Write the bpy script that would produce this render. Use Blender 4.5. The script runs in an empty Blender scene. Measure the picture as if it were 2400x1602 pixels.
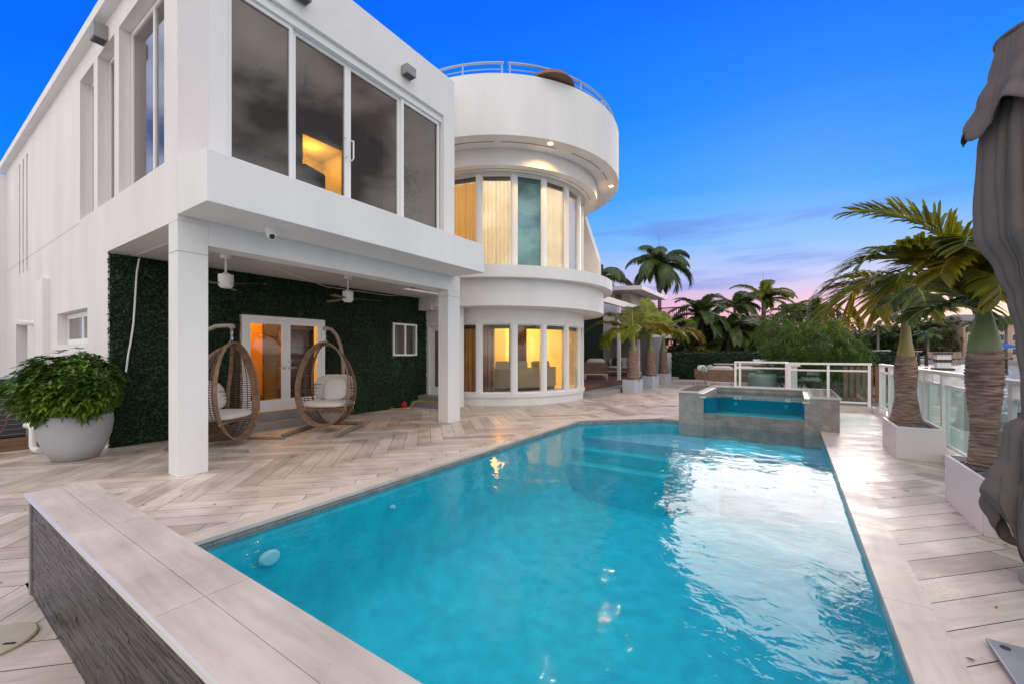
import bpy, bmesh, math, random
from mathutils import Vector, Matrix, Quaternion, noise as mnoise
R = math.radians; PI = math.pi
sc = bpy.context.scene; col = sc.collection
random.seed(7)
def lin(c):  # sRGB 0-255 -> linear
    return tuple(((x/255)/12.92 if x/255 <= .04045 else ((x/255+.055)/1.055)**2.4) for x in c)
# ------------------------------------------------------------------ camera
TH = .58837; F_PX = 981.2; HZ = 827.2; CAM_H = 1.4
cam = bpy.data.cameras.new("camera"); co = bpy.data.objects.new("camera", cam); col.objects.link(co)
co.location = (0, 0, CAM_H); co.rotation_euler = (R(90), 0, TH)
cam.sensor_width = 36; cam.lens = 36*F_PX/2400; cam.shift_y = (HZ-801)/2400
cam.clip_start = .05; cam.clip_end = 3000; sc.camera = co
cT, sT = math.cos(TH), math.sin(TH)
def at(u, v, d):     # point at depth d seen at u,v of the photograph
    x = (u-1200)/F_PX*d; z = CAM_H-(v-HZ)/F_PX*d
    return Vector((cT*x-sT*d, sT*x+cT*d, z))
# ------------------------------------------------------------------ exposure
sc.view_settings.view_transform = 'Standard'; sc.view_settings.look = 'None'
sc.view_settings.exposure = 0; sc.view_settings.gamma = 1
sc.cycles.max_bounces = 10; sc.cycles.transparent_max_bounces = 24
sc.cycles.sample_clamp_indirect = 6
# ------------------------------------------------------------------ world
SUN_AZ = R(1); SUN_EL = R(17)      # azimuth measured from +Y towards +X
SUN_D = Vector((math.sin(SUN_AZ)*math.cos(SUN_EL), math.cos(SUN_AZ)*math.cos(SUN_EL), math.sin(SUN_EL)))
w = bpy.data.worlds.new("World"); sc.world = w; w.use_nodes = True
nt = w.node_tree; nt.nodes.clear(); N = nt.nodes.new; L = nt.links.new
def mth(tree, op, a, b=None, clamp=False):
    n = tree.nodes.new('ShaderNodeMath'); n.operation = op; n.use_clamp = clamp
    for i, x in enumerate((a, b)):
        if x is None: continue
        if isinstance(x, (int, float)): n.inputs[i].default_value = x
        else: tree.links.new(x, n.inputs[i])
    return n.outputs[0]
def ramp(tree, fac, stops, interp='LINEAR'):
    n = tree.nodes.new('ShaderNodeValToRGB'); n.color_ramp.interpolation = interp
    el = n.color_ramp.elements
    while len(el) < len(stops): el.new(.5)
    for e, (p, c) in zip(el, stops): e.position = p; e.color = (*c[:3], 1)
    tree.links.new(fac, n.inputs[0]); return n.outputs[0]
def mixc(tree, fac, a, b, mode='MIX'):
    n = tree.nodes.new('ShaderNodeMix'); n.data_type = 'RGBA'; n.blend_type = mode
    for i, x in ((0, fac), (6, a), (7, b)):
        if isinstance(x, (int, float)): n.inputs[i].default_value = x
        elif isinstance(x, tuple): n.inputs[i].default_value = (*x[:3], 1)
        else: tree.links.new(x, n.inputs[i])
    return n.outputs[2]
tc = N('ShaderNodeTexCoord'); dirv = tc.outputs['Generated']
def vdot(v):
    n = N('ShaderNodeVectorMath'); n.operation = 'DOT_PRODUCT'; L(dirv, n.inputs[0]); n.inputs[1].default_value = v
    return n.outputs['Value']
sep = N('ShaderNodeSeparateXYZ'); L(dirv, sep.inputs[0])
fwd = vdot((-sT, cT, 0))
ss = R(-17); sd = vdot((math.sin(ss), math.cos(ss), 0))
p = mth(nt, 'ADD', sep.outputs[2], mth(nt, 'MULTIPLY', mth(nt, 'SUBTRACT', 1, sd), .45))
mp = N('ShaderNodeMapping'); L(dirv, mp.inputs[0]); mp.inputs['Scale'].default_value = (2.2, 2.2, 17); mp.inputs['Location'].default_value = (3.1, .4, 1.2)
nz = N('ShaderNodeTexNoise'); L(mp.outputs[0], nz.inputs[0]); nz.inputs['Scale'].default_value = 1.5; nz.inputs['Detail'].default_value = 6
streak = nz.outputs['Fac']
p2 = mth(nt, 'ADD', p, mth(nt, 'MULTIPLY', mth(nt, 'SUBTRACT', streak, .5), .05))
front = ramp(nt, p2, [(0, lin((250, 176, 150))), (.035, lin((252, 166, 190))), (.085, lin((248, 174, 208))), (.125, lin((222, 184, 224))),
    (.185, lin((176, 194, 249))), (.25, lin((122, 186, 255))), (.36, lin((56, 163, 255))), (.54, lin((4, 136, 255))), (.74, lin((0, 108, 255)))])
# soft purple-blue cloud bands
band = ramp(nt, streak, [(.52, (0, 0, 0)), (.66, (1, 1, 1))])
bandw = mth(nt, 'MULTIPLY', ramp(nt, p, [(.08, (0, 0, 0)), (.16, (1, 1, 1)), (.3, (1, 1, 1)), (.4, (0, 0, 0))]), .62)
front = mixc(nt, mth(nt, 'MULTIPLY', band, bandw), front, lin((96, 138, 226)))
# warm glow low in the sunset direction
sg = vdot((math.sin(R(16)), math.cos(R(16)), .01))
glow = mth(nt, 'POWER', mth(nt, 'MAXIMUM', sg, 0), 40)
front = mixc(nt, mth(nt, 'MULTIPLY', glow, ramp(nt, sep.outputs[2], [(0, (1, 1, 1)), (.05, (.6, .6, .6)), (.13, (.25, .25, .25)), (.26, (0, 0, 0))])), front, (2.0, 1.25, .6))
# pale cloud deck overhead and behind
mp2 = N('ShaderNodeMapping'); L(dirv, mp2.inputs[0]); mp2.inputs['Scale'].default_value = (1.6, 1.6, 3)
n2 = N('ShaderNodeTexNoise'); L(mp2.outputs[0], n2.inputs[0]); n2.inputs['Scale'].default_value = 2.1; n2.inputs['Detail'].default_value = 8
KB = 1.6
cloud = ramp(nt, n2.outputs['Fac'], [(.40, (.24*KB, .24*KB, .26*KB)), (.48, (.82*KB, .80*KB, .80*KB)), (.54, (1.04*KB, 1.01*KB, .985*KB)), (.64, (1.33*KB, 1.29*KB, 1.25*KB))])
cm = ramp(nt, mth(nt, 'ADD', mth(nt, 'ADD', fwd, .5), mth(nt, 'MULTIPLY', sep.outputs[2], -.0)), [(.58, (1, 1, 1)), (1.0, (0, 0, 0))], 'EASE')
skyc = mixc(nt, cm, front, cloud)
nish = N('ShaderNodeTexSky'); nish.sky_type = 'NISHITA'; nish.sun_disc = False
nish.sun_elevation = SUN_EL; nish.sun_rotation = SUN_AZ
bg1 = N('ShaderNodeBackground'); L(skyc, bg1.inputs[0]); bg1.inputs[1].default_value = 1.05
bg2 = N('ShaderNodeBackground'); L(nish.outputs[0], bg2.inputs[0]); bg2.inputs[1].default_value = .05
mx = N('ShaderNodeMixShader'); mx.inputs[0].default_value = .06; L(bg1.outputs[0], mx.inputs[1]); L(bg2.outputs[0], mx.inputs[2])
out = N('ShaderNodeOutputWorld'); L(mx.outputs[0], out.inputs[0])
# ------------------------------------------------------------------ sun: a wide soft low glow behind thin cloud
sl = bpy.data.lights.new("sun", 'SUN'); sl.energy = 1.5; sl.angle = R(28); sl.color = (1, .86, .72)
so = bpy.data.objects.new("sun", sl); col.objects.link(so)
so.rotation_euler = SUN_D.to_track_quat('Z', 'Y').to_euler(); so.location = (0, 60, 30)

# ================================================================== helpers
ORG = {}
def tag(o, label=None, cat=None, group=None, kind=None):
    for k, v in (('label', label), ('category', cat), ('group', group), ('kind', kind)):
        if v: o[k] = v
    return o
def thing(name, label, cat, loc=(0, 0, 0), group=None, rz=0):
    o = bpy.data.objects.new(name, None); col.objects.link(o); o.location = loc; o.rotation_euler = (0, 0, rz)
    o.empty_display_size = .2; ORG[o] = Vector(loc); return tag(o, label, cat, group)
def kids(o): return [c for c in bpy.data.objects if c.parent == o]
def copy_tree(o, parent=None):
    c = o.copy(); col.objects.link(c)
    if parent: c.parent = parent
    for ch in kids(o): copy_tree(ch, c)
    return c
class MB:
    def __init__(s): s.v = []; s.f = []; s.t = []; s.tint = 0.5
    def add(s, vs, fs):
        b = len(s.v); s.v += [Vector(x) for x in vs]
        for f in fs: s.f.append([i+b for i in f]); s.t.append(s.tint)
        return s
    def box(s, a, b, c=None):
        (x0, y0, z0), (x1, y1, z1) = a, b
        if x0 > x1: x0, x1 = x1, x0
        if y0 > y1: y0, y1 = y1, y0
        if z0 > z1: z0, z1 = z1, z0
        return s.add([(x0, y0, z0), (x1, y0, z0), (x1, y1, z0), (x0, y1, z0), (x0, y0, z1), (x1, y0, z1), (x1, y1, z1), (x0, y1, z1)],
              [(0, 3, 2, 1), (4, 5, 6, 7), (0, 1, 5, 4), (1, 2, 6, 5), (2, 3, 7, 6), (3, 0, 4, 7)])
    def obox(s, c, size, rz=0, rx=0, ry=0):
        m = Matrix.Translation(c) @ Matrix.Rotation(rz, 4, 'Z') @ Matrix.Rotation(ry, 4, 'Y') @ Matrix.Rotation(rx, 4, 'X')
        t = MB().box([-x/2 for x in size], [x/2 for x in size]); return s.add([m @ v for v in t.v], t.f)
    def prism(s, poly, z0, z1):
        n = len(poly)
        if callable(z1): top = [(x, y, z1(x, y)) for x, y in poly]
        else: top = [(x, y, z1) for x, y in poly]
        return s.add([(x, y, z0) for x, y in poly]+top, [tuple(range(n-1, -1, -1)), tuple(range(n, 2*n))]+[(i, (i+1) % n, n+(i+1) % n, n+i) for i in range(n)])
    def tube(s, pts, r, n=8, cap=True, closed=False):
        pts = [Vector(q) for q in pts]; m = len(pts); rings = []; up = None
        for i, q in enumerate(pts):
            a = pts[(i-1) % m] if (i or closed) else q; b = pts[(i+1) % m] if (i < m-1 or closed) else q
            d = (b-a).normalized()
            if up is None: up = Vector((0, 0, 1)) if abs(d.z) < .9 else Vector((1, 0, 0))
            x = up.cross(d)
            if x.length < 1e-4: x = Vector((1, 0, 0)).cross(d)
            x.normalize(); y = d.cross(x); up = y
            rr = r[i] if isinstance(r, (list, tuple)) else r
            rings.append([q+x*rr*math.cos(2*PI*k/n)+y*rr*math.sin(2*PI*k/n) for k in range(n)])
        vs = [v for g in rings for v in g]; fs = []
        for i in range(m if closed else m-1):
            j = (i+1) % m
            for k in range(n): fs.append((i*n+k, i*n+(k+1) % n, j*n+(k+1) % n, j*n+k))
        if cap and not closed: fs += [tuple(range(n-1, -1, -1)), tuple((m-1)*n+k for k in range(n))]
        return s.add(vs, fs)
    def lathe(s, prof, c=(0, 0), n=32, cap=True):   # prof [(r,z)...] bottom to top
        vs = [(c[0]+r*math.cos(2*PI*k/n), c[1]+r*math.sin(2*PI*k/n), z) for r, z in prof for k in range(n)]; m = len(prof)
        fs = [(i*n+k, i*n+(k+1) % n, (i+1)*n+(k+1) % n, (i+1)*n+k) for i in range(m-1) for k in range(n)]
        if cap: fs += [tuple(range(n-1, -1, -1)), tuple((m-1)*n+k for k in range(n))]
        return s.add(vs, fs)
    def arc(s, c, r0, r1, z0, z1, a0, a1, n=48):   # curved wall block, degrees
        vs = []; fs = []
        for i in range(n+1):
            a = R(a0+(a1-a0)*i/n); ca, sa = math.cos(a), math.sin(a)
            vs += [(c[0]+r0*ca, c[1]+r0*sa, z0), (c[0]+r1*ca, c[1]+r1*sa, z0), (c[0]+r1*ca, c[1]+r1*sa, z1), (c[0]+r0*ca, c[1]+r0*sa, z1)]
        for i in range(n):
            for k in range(4): fs.append((4*i+k, 4*i+4+k, 4*i+4+(k+1) % 4, 4*i+(k+1) % 4))
        fs += [(0, 1, 2, 3), (4*n+3, 4*n+2, 4*n+1, 4*n)]
        return s.add(vs, fs)
    def disc(s, c, r, z, n=48, flip=False):
        return s.add([(c[0]+r*math.cos(2*PI*k/n), c[1]+r*math.sin(2*PI*k/n), z) for k in range(n)], [tuple(range(n-1, -1, -1)) if flip else tuple(range(n))])
    def ball(s, c, r, n=10, m=7):
        rx, ry, rz = r if isinstance(r, (tuple, list)) else (r, r, r); vs = []; fs = []
        for i in range(m+1):
            t = PI*i/m
            for k in range(n): vs.append((c[0]+rx*math.sin(t)*math.cos(2*PI*k/n), c[1]+ry*math.sin(t)*math.sin(2*PI*k/n), c[2]+rz*math.cos(t)))
        for i in range(m):
            for k in range(n): fs.append((i*n+k, (i+1)*n+k, (i+1)*n+(k+1) % n, i*n+(k+1) % n))
        return s.add(vs, fs)
    def xf(s, m, frm=0):
        for i in range(frm, len(s.v)): s.v[i] = m @ s.v[i]
        return s
    def wall(s, axis, p0, p1, u0, u1, z0, z1, holes=()):   # slab between planes p0,p1 of axis ('x'/'y'), with holes (u0,u1,z0,z1)
        us = sorted({u0, u1, *[h[i] for h in holes for i in (0, 1)]}); zs = sorted({z0, z1, *[h[i] for h in holes for i in (2, 3)]})
        us = [x for x in us if u0 <= x <= u1]; zs = [x for x in zs if z0 <= x <= z1]
        def solid(i, j):
            if i < 0 or j < 0 or i >= len(us)-1 or j >= len(zs)-1: return False
            cu, cz = (us[i]+us[i+1])/2, (zs[j]+zs[j+1])/2
            return not any(h[0] < cu < h[1] and h[2] < cz < h[3] for h in holes)
        P = (lambda p, u, z: (p, u, z)) if axis == 'x' else (lambda p, u, z: (u, p, z))
        def q(*c): s.add([P(*x) for x in c], [(0, 1, 2, 3)])
        for i in range(len(us)-1):
            for j in range(len(zs)-1):
                if not solid(i, j): continue
                a, b, c, d = us[i], us[i+1], zs[j], zs[j+1]
                q((p0, a, c), (p0, b, c), (p0, b, d), (p0, a, d)); q((p1, a, c), (p1, a, d), (p1, b, d), (p1, b, c))
                if not solid(i-1, j): q((p0, a, c), (p0, a, d), (p1, a, d), (p1, a, c))
                if not solid(i+1, j): q((p0, b, c), (p1, b, c), (p1, b, d), (p0, b, d))
                if not solid(i, j-1): q((p0, a, c), (p1, a, c), (p1, b, c), (p0, b, c))
                if not solid(i, j+1): q((p0, a, d), (p0, b, d), (p1, b, d), (p1, a, d))
        return s
    def build(s, name, mat, parent=None, smooth=False, bevel=0, tint=False, weld=True, seg=2):
        o_ = ORG.get(parent, Vector((0, 0, 0)))
        me = bpy.data.meshes.new(name); me.from_pydata([tuple(v-o_) for v in s.v], [], s.f)
        if tint:
            at_ = me.attributes.new('tint', 'FLOAT', 'FACE'); at_.data.foreach_set('value', s.t)
        me.materials.append(mat)
        if weld and len(s.v) < 60000:
            bm = bmesh.new(); bm.from_mesh(me); bmesh.ops.remove_doubles(bm, verts=bm.verts, dist=1e-5)
            bmesh.ops.recalc_face_normals(bm, faces=bm.faces); bm.to_mesh(me); bm.free()
        ob = bpy.data.objects.new(name, me); col.objects.link(ob)
        if parent: ob.parent = parent
        ORG[ob] = o_
        if smooth:
            me.shade_smooth()
            try: me.set_sharp_from_angle(angle=R(smooth if smooth is not True else 40))
            except Exception: pass
        if bevel:
            b = ob.modifiers.new('bevel', 'BEVEL'); b.width = bevel; b.segments = seg; b.limit_method = 'ANGLE'; b.angle_limit = R(40); b.harden_normals = False
        return ob

# ================================================================== materials
MATS = {}
def mat(name, c, rough=.5, metal=0, nscale=0, namt=0, c2=None, bump=0, bscale=40, spec=.5, stretch=None, tint=0, trans=0, sheen=0):
    m = bpy.data.materials.new(name); m.use_nodes = True; t = m.node_tree; b = t.nodes['Principled BSDF']
    b.inputs['Roughness'].default_value = rough; b.inputs['Metallic'].default_value = metal
    b.inputs['Specular IOR Level'].default_value = spec
    colr = None
    tcn = t.nodes.new('ShaderNodeTexCoord').outputs['Object']
    if stretch:
        mp_ = t.nodes.new('ShaderNodeMapping'); mp_.inputs['Scale'].default_value = stretch; t.links.new(tcn, mp_.inputs[0]); tcn = mp_.outputs[0]
    if nscale:
        n = t.nodes.new('ShaderNodeTexNoise'); n.inputs['Scale'].default_value = nscale; n.inputs['Detail'].default_value = 6; t.links.new(tcn, n.inputs[0])
        cc2 = c2 or tuple(x*(1-namt) for x in c)
        colr = ramp(t, n.outputs['Fac'], [(.32, cc2), (.68, c)])
    if tint:
        a = t.nodes.new('ShaderNodeAttribute'); a.attribute_name = 'tint'
        k = mth(t, 'ADD', mth(t, 'MULTIPLY', a.outputs['Fac'], 2*tint), 1-tint)
        cmb = t.nodes.new('ShaderNodeCombineColor'); [t.links.new(k, cmb.inputs[i]) for i in range(3)]
        colr = mixc(t, 1.0, colr if colr is not None else c, cmb.outputs[0], 'MULTIPLY')
    if colr is None: b.inputs['Base Color'].default_value = (*c, 1)
    else: t.links.new(colr, b.inputs['Base Color'])
    if bump:
        n = t.nodes.new('ShaderNodeTexNoise'); n.inputs['Scale'].default_value = bscale; n.inputs['Detail'].default_value = 5; t.links.new(tcn, n.inputs[0])
        bp = t.nodes.new('ShaderNodeBump'); bp.inputs['Strength'].default_value = bump; bp.inputs['Distance'].default_value = .02
        t.links.new(n.outputs['Fac'], bp.inputs['Height']); t.links.new(bp.outputs[0], b.inputs['Normal'])
    if trans: b.inputs['Subsurface Weight'].default_value = 0
    MATS[name] = m; return m
def leafmat(name, c, c2, trl=.35, rough=.45, nscale=3, tint=.35):
    m = mat(name, c, rough, nscale=nscale, c2=c2, tint=tint); t = m.node_tree; b = t.nodes['Principled BSDF']
    tr = t.nodes.new('ShaderNodeBsdfTranslucent'); src = b.inputs['Base Color'].links[0].from_socket
    t.links.new(mixc(t, 1.0, src, (1.5, 1.35, .6), 'MULTIPLY'), tr.inputs[0])
    mxs = t.nodes.new('ShaderNodeMixShader'); mxs.inputs[0].default_value = trl
    t.links.new(b.outputs[0], mxs.inputs[1]); t.links.new(tr.outputs[0], mxs.inputs[2]); t.links.new(mxs.outputs[0], t.nodes['Material Output'].inputs[0])
    return m
def schlick(t, f0, k, nrm=None):
    lw = t.nodes.new('ShaderNodeLayerWeight'); lw.inputs[0].default_value = .5
    if nrm is not None: t.links.new(nrm, lw.inputs['Normal'])
    f = mth(t, 'ADD', mth(t, 'MULTIPLY', mth(t, 'POWER', lw.outputs['Facing'], 5), 1-f0), f0)
    return mth(t, 'MULTIPLY', f, k, True)
def glass(name, tr=(.9, .93, .92), refl=1.0, f0=1.5, rough=0, gcol=(1, 1, 1)):
    m = bpy.data.materials.new(name); m.use_nodes = True; t = m.node_tree; t.nodes.clear()
    o = t.nodes.new('ShaderNodeOutputMaterial'); a = t.nodes.new('ShaderNodeBsdfTransparent'); a.inputs[0].default_value = (*tr, 1)
    g = t.nodes.new('ShaderNodeBsdfGlossy'); g.inputs['Roughness'].default_value = rough; g.inputs[0].default_value = (*gcol, 1)
    mxs = t.nodes.new('ShaderNodeMixShader'); t.links.new(schlick(t, ((f0-1)/(f0+1))**2, refl), mxs.inputs[0])
    t.links.new(a.outputs[0], mxs.inputs[1]); t.links.new(g.outputs[0], mxs.inputs[2]); t.links.new(mxs.outputs[0], o.inputs[0]); return m
def emit(name, c, s):
    m = bpy.data.materials.new(name); m.use_nodes = True; t = m.node_tree; t.nodes.clear()
    o = t.nodes.new('ShaderNodeOutputMaterial'); e = t.nodes.new('ShaderNodeEmission'); e.inputs[0].default_value = (*c, 1); e.inputs[1].default_value = s
    t.links.new(e.outputs[0], o.inputs[0]); return m
def brickmat(name, c1, c2, mortar, w_, h_, msize, axis='xz', rough=.35, bump=.4, off=.5, nscale=6, squash=1):
    m = bpy.data.materials.new(name); m.use_nodes = True; t = m.node_tree; b = t.nodes['Principled BSDF']; b.inputs['Roughness'].default_value = rough
    g = t.nodes.new('ShaderNodeTexCoord'); s_ = t.nodes.new('ShaderNodeSeparateXYZ'); t.links.new(g.outputs['Object'], s_.inputs[0])
    cb = t.nodes.new('ShaderNodeCombineXYZ')
    if axis == 'sum': t.links.new(mth(t, 'ADD', s_.outputs[0], s_.outputs[1]), cb.inputs[0])
    else: t.links.new(s_.outputs['xyz'.index(axis[0])], cb.inputs[0])
    t.links.new(s_.outputs[2], cb.inputs[1])
    br = t.nodes.new('ShaderNodeTexBrick'); t.links.new(cb.outputs[0], br.inputs[0]); br.inputs['Scale'].default_value = 1
    br.inputs['Color1'].default_value = (*c1, 1); br.inputs['Color2'].default_value = (*c2, 1); br.inputs['Mortar'].default_value = (*mortar, 1)
    br.inputs['Brick Width'].default_value = w_; br.inputs['Row Height'].default_value = h_; br.inputs['Mortar Size'].default_value = msize; br.offset = off
    nn = t.nodes.new('ShaderNodeTexNoise'); nn.inputs['Scale'].default_value = nscale; nn.inputs['Detail'].default_value = 5; t.links.new(g.outputs['Object'], nn.inputs[0])
    t.links.new(mixc(t, 1.0, br.outputs[0], ramp(t, nn.outputs['Fac'], [(.3, (.75, .75, .75)), (.7, (1.2, 1.2, 1.2))]), 'MULTIPLY'), b.inputs['Base Color'])
    bp = t.nodes.new('ShaderNodeBump'); bp.inputs['Strength'].default_value = bump; bp.inputs['Distance'].default_value = .01; bp.invert = True
    t.links.new(br.outputs['Fac'], bp.inputs['Height']); t.links.new(bp.outputs[0], b.inputs['Normal']); return m
M = {}
M['stucco'] = mat('white stucco', (.80, .79, .785), .75, nscale=1.1, namt=.075, bump=.25, bscale=45, stretch=(1.5, 1.5, .5))
M['stucco_side'] = mat('warm white stucco', (.81, .765, .755), .8, nscale=.8, c2=(.72, .675, .675), bump=.25, bscale=45, stretch=(1.5, 1.5, .45))
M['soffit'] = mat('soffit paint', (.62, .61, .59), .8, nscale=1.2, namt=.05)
M['frame'] = mat('white aluminium', (.80, .80, .80), .35)
M['grey'] = mat('grey painted metal', (.27, .27, .275), .45)
M['silver'] = mat('brushed silver', (.55, .56, .58), .3, metal=.9)
M['black'] = mat('black', (.012, .012, .013), .5)
M['darkgrey'] = mat('dark grey', (.05, .052, .06), .5)
M['glass'] = glass('window glass', (.92, .94, .93))
M['glass_tint'] = glass('tinted window glass', (.60, .57, .55), 1.05, 1.6)
M['glass_rail'] = glass('green rail glass', (.78, .9, .87), .9)
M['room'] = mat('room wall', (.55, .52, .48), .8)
M['room_dark'] = mat('dark grey room wall', (.22, .20, .19), .8)  # darker even grey for the bedroom wall and ceiling slab
M['room_floor'] = mat('polished floor', (.45, .36, .27), .15)
M['wood_dark'] = mat('dark wood', (.10, .05, .025), .4, nscale=4, namt=.5, stretch=(8, 8, 1))
M['wood_deck'] = mat('red brown decking', (.17, .085, .06), .45, nscale=3, namt=.3, stretch=(12, 1, 1))
M['curtain'] = mat('taupe curtain', (.26, .21, .17), .9, nscale=2, namt=.3)
M['sheer'] = mat('cream sheer curtain', (.86, .82, .74), .9); M['amber'] = mat('amber sheer curtain', (.62, .42, .12), .9)
def sheer(m, k=.5):
    t = m.node_tree; b = t.nodes['Principled BSDF']; tr = t.nodes.new('ShaderNodeBsdfTranslucent'); tr.inputs[0].default_value = b.inputs['Base Color'].default_value
    if b.inputs['Base Color'].links: t.links.new(b.inputs['Base Color'].links[0].from_socket, tr.inputs[0])
    x = t.nodes.new('ShaderNodeMixShader'); x.inputs[0].default_value = k
    t.links.new(b.outputs[0], x.inputs[1]); t.links.new(tr.outputs[0], x.inputs[2]); t.links.new(x.outputs[0], t.nodes['Material Output'].inputs[0])
sheer(M['sheer']); sheer(M['amber']); sheer(M['curtain'], .4)
M['sofa'] = mat('beige sofa fabric', (.38, .31, .2), .9, nscale=40, namt=.2, bump=.2, bscale=200)
M['cushion'] = mat('off white cushion', (.66, .62, .58), .9, nscale=3, namt=.1, bump=.35, bscale=9)
M['wicker'] = mat('brown wicker strand', (.30, .18, .11), .55, nscale=14, namt=.45)
M['wicker_dark'] = mat('dark wicker strand', (.13, .075, .05), .55, nscale=14, namt=.4)
M['wicker_weave'] = brickmat('woven wicker', (.46, .32, .23), (.36, .25, .18), (.12, .075, .05), .06, .04, .009, 'sum', .6, .9)
M['stand'] = mat('taupe powder coat', (.32, .26, .22), .5)
M['stand_base'] = mat('taupe powder coat base', (.20, .175, .15), .5)
M['patiowhite'] = mat('cream powder coat', (.70, .64, .60), .45)
M['bowl'] = mat('grey concrete bowl', (.42, .42, .45), .6, nscale=3, namt=.1, bump=.15, bscale=80)
M['pot'] = mat('pale grey planter', (.48, .50, .57), .55, nscale=2, namt=.07)
M['pot_white'] = mat('white fibreglass planter', (.78, .70, .72), .4, nscale=1.5, namt=.04)
M['soil'] = mat('dark soil', (.035, .028, .022), .9, bump=.5, bscale=40)
M['pebble'] = mat('grey pebble', (.14, .13, .13), .5, nscale=5, namt=.3)
M['umbrella'] = mat('grey umbrella canvas', (.165, .138, .132), .9, nscale=120, namt=.3, stretch=(1, 1, 6), bump=.35, bscale=260)
M['plate'] = mat('galvanised steel plate', (.34, .35, .39), .4, metal=.3, nscale=3, namt=.25)
M['mosaic'] = brickmat('grey stacked mosaic', (.36, .31, .285), (.27, .23, .215), (.16, .14, .13), .16, .016, .0025, 'sum', .35, .5)
M['band'] = brickmat('grey waterline tile', (.30, .29, .275), (.24, .23, .22), (.12, .115, .11), .16, .032, .003, 'sum', .3, .4)
M['chevron'] = mat('grey stone tile', (.38, .325, .295), .3, nscale=9, c2=(.29, .25, .23))
M['darkstack'] = brickmat('dark glass ledger tile', (.075, .075, .07), (.012, .012, .013), (.004, .004, .004), .26, .022, .0022, 'xz', .22, .9, .37)
M['cap'] = mat('pale stone cap', (.62, .58, .55), .12, nscale=3, namt=.05)
M['captop'] = mat('polished taupe stone', (.33, .29, .25), .08)
M['trunk'] = mat('ringed palm trunk', (.50, .34, .275), .9, nscale=8, c2=(.15, .095, .08), bump=1, bscale=30, stretch=(1, 1, 4.5))
M['trunk_grey'] = mat('grey palm trunk', (.24, .2, .18), .9, nscale=5, c2=(.12, .1, .09), bump=.5, bscale=20, stretch=(1, 1, 5))
M['bark'] = mat('dark fibrous bark', (.09, .06, .04), .95, bump=.8, bscale=30)
M['shaft'] = mat('green crownshaft', (.25, .26, .12), .45, nscale=2, c2=(.15, .20, .09), stretch=(1, 1, .5))
M['shaft_yellow'] = mat('olive crownshaft', (.36, .27, .08), .45, nscale=2, c2=(.20, .18, .06), stretch=(1, 1, .5))
M['rachis'] = mat('frond stem', (.30, .28, .07), .5)
M['frond'] = leafmat('palm leaflets', (.21, .21, .02), (.08, .11, .014), .48)
M['frond_yellow'] = leafmat('yellowing palm leaflets', (.38, .25, .018), (.17, .16, .012), .5, nscale=2)
M['frond_bright'] = leafmat('bright green palm leaflets', (.32, .36, .02), (.14, .20, .012), .5)
M['frond_dark'] = leafmat('dark palm leaflets', (.10, .14, .035), (.04, .075, .016), .35)
M['leaf'] = leafmat('schefflera leaves', (.12, .21, .025), (.04, .10, .012), .25, .4)
M['bush'] = leafmat('oleander leaves', (.12, .21, .035), (.045, .095, .018), .4)
M['hedge'] = leafmat('hedge leaves', (.013, .058, .017), (.003, .014, .004), .1, .5, 1.4, .75)
M['hedge_back'] = mat('hedge backing', (.004, .012, .004), .9)
M['tree_far'] = leafmat('far foliage', (.11, .14, .035), (.045, .07, .02), .4)
M['concrete'] = mat('concrete', (.33, .31, .30), .8, nscale=4, namt=.2)
M['ground'] = mat('ground', (.16, .15, .13), .9, nscale=1, namt=.3)
M['red'] = mat('red plastic', (.5, .02, .02), .4)
M['yellow'] = mat('yellow hose', (.55, .45, .03), .5)
M['cream'] = mat('cream lid', (.50, .43, .32), .5, nscale=8, namt=.12)
M['thatch_red'] = mat('reddish thatch', (.30, .16, .115), .95, bump=1, bscale=40, stretch=(6, 6, 1))
M['thatch'] = mat('thatch', (.17, .12, .09), .95, bump=1, bscale=40, stretch=(6, 6, 1))
M['teal'] = mat('teal leaf pattern cushion', (.55, .55, .5), .9, nscale=14, c2=(.04, .12, .12))
M['navy'] = mat('dark cushion', (.02, .045, .05), .9)
M['steel'] = mat('stainless', (.5, .52, .52), .25, metal=.8)
M['fire'] = mat('blue green grey cylinder', (.2, .24, .235), .4, nscale=3, namt=.15)
M['pile'] = mat('dark piling', (.05, .04, .035), .9)
M['white'] = mat('white paint', (.8, .78, .78), .4)
M['deckboard'] = mat('pale dock boards', (.5, .48, .46), .7, nscale=3, namt=.2, stretch=(1, 10, 1))
M['fencewood'] = mat('brown fence wood', (.22, .12, .07), .8, nscale=4, namt=.3)
M['lit'] = emit('lit lamp lens', (1, .72, .3), 14)
M['warmglow'] = emit('warm lamp', (1, .62, .18), 6)
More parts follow.
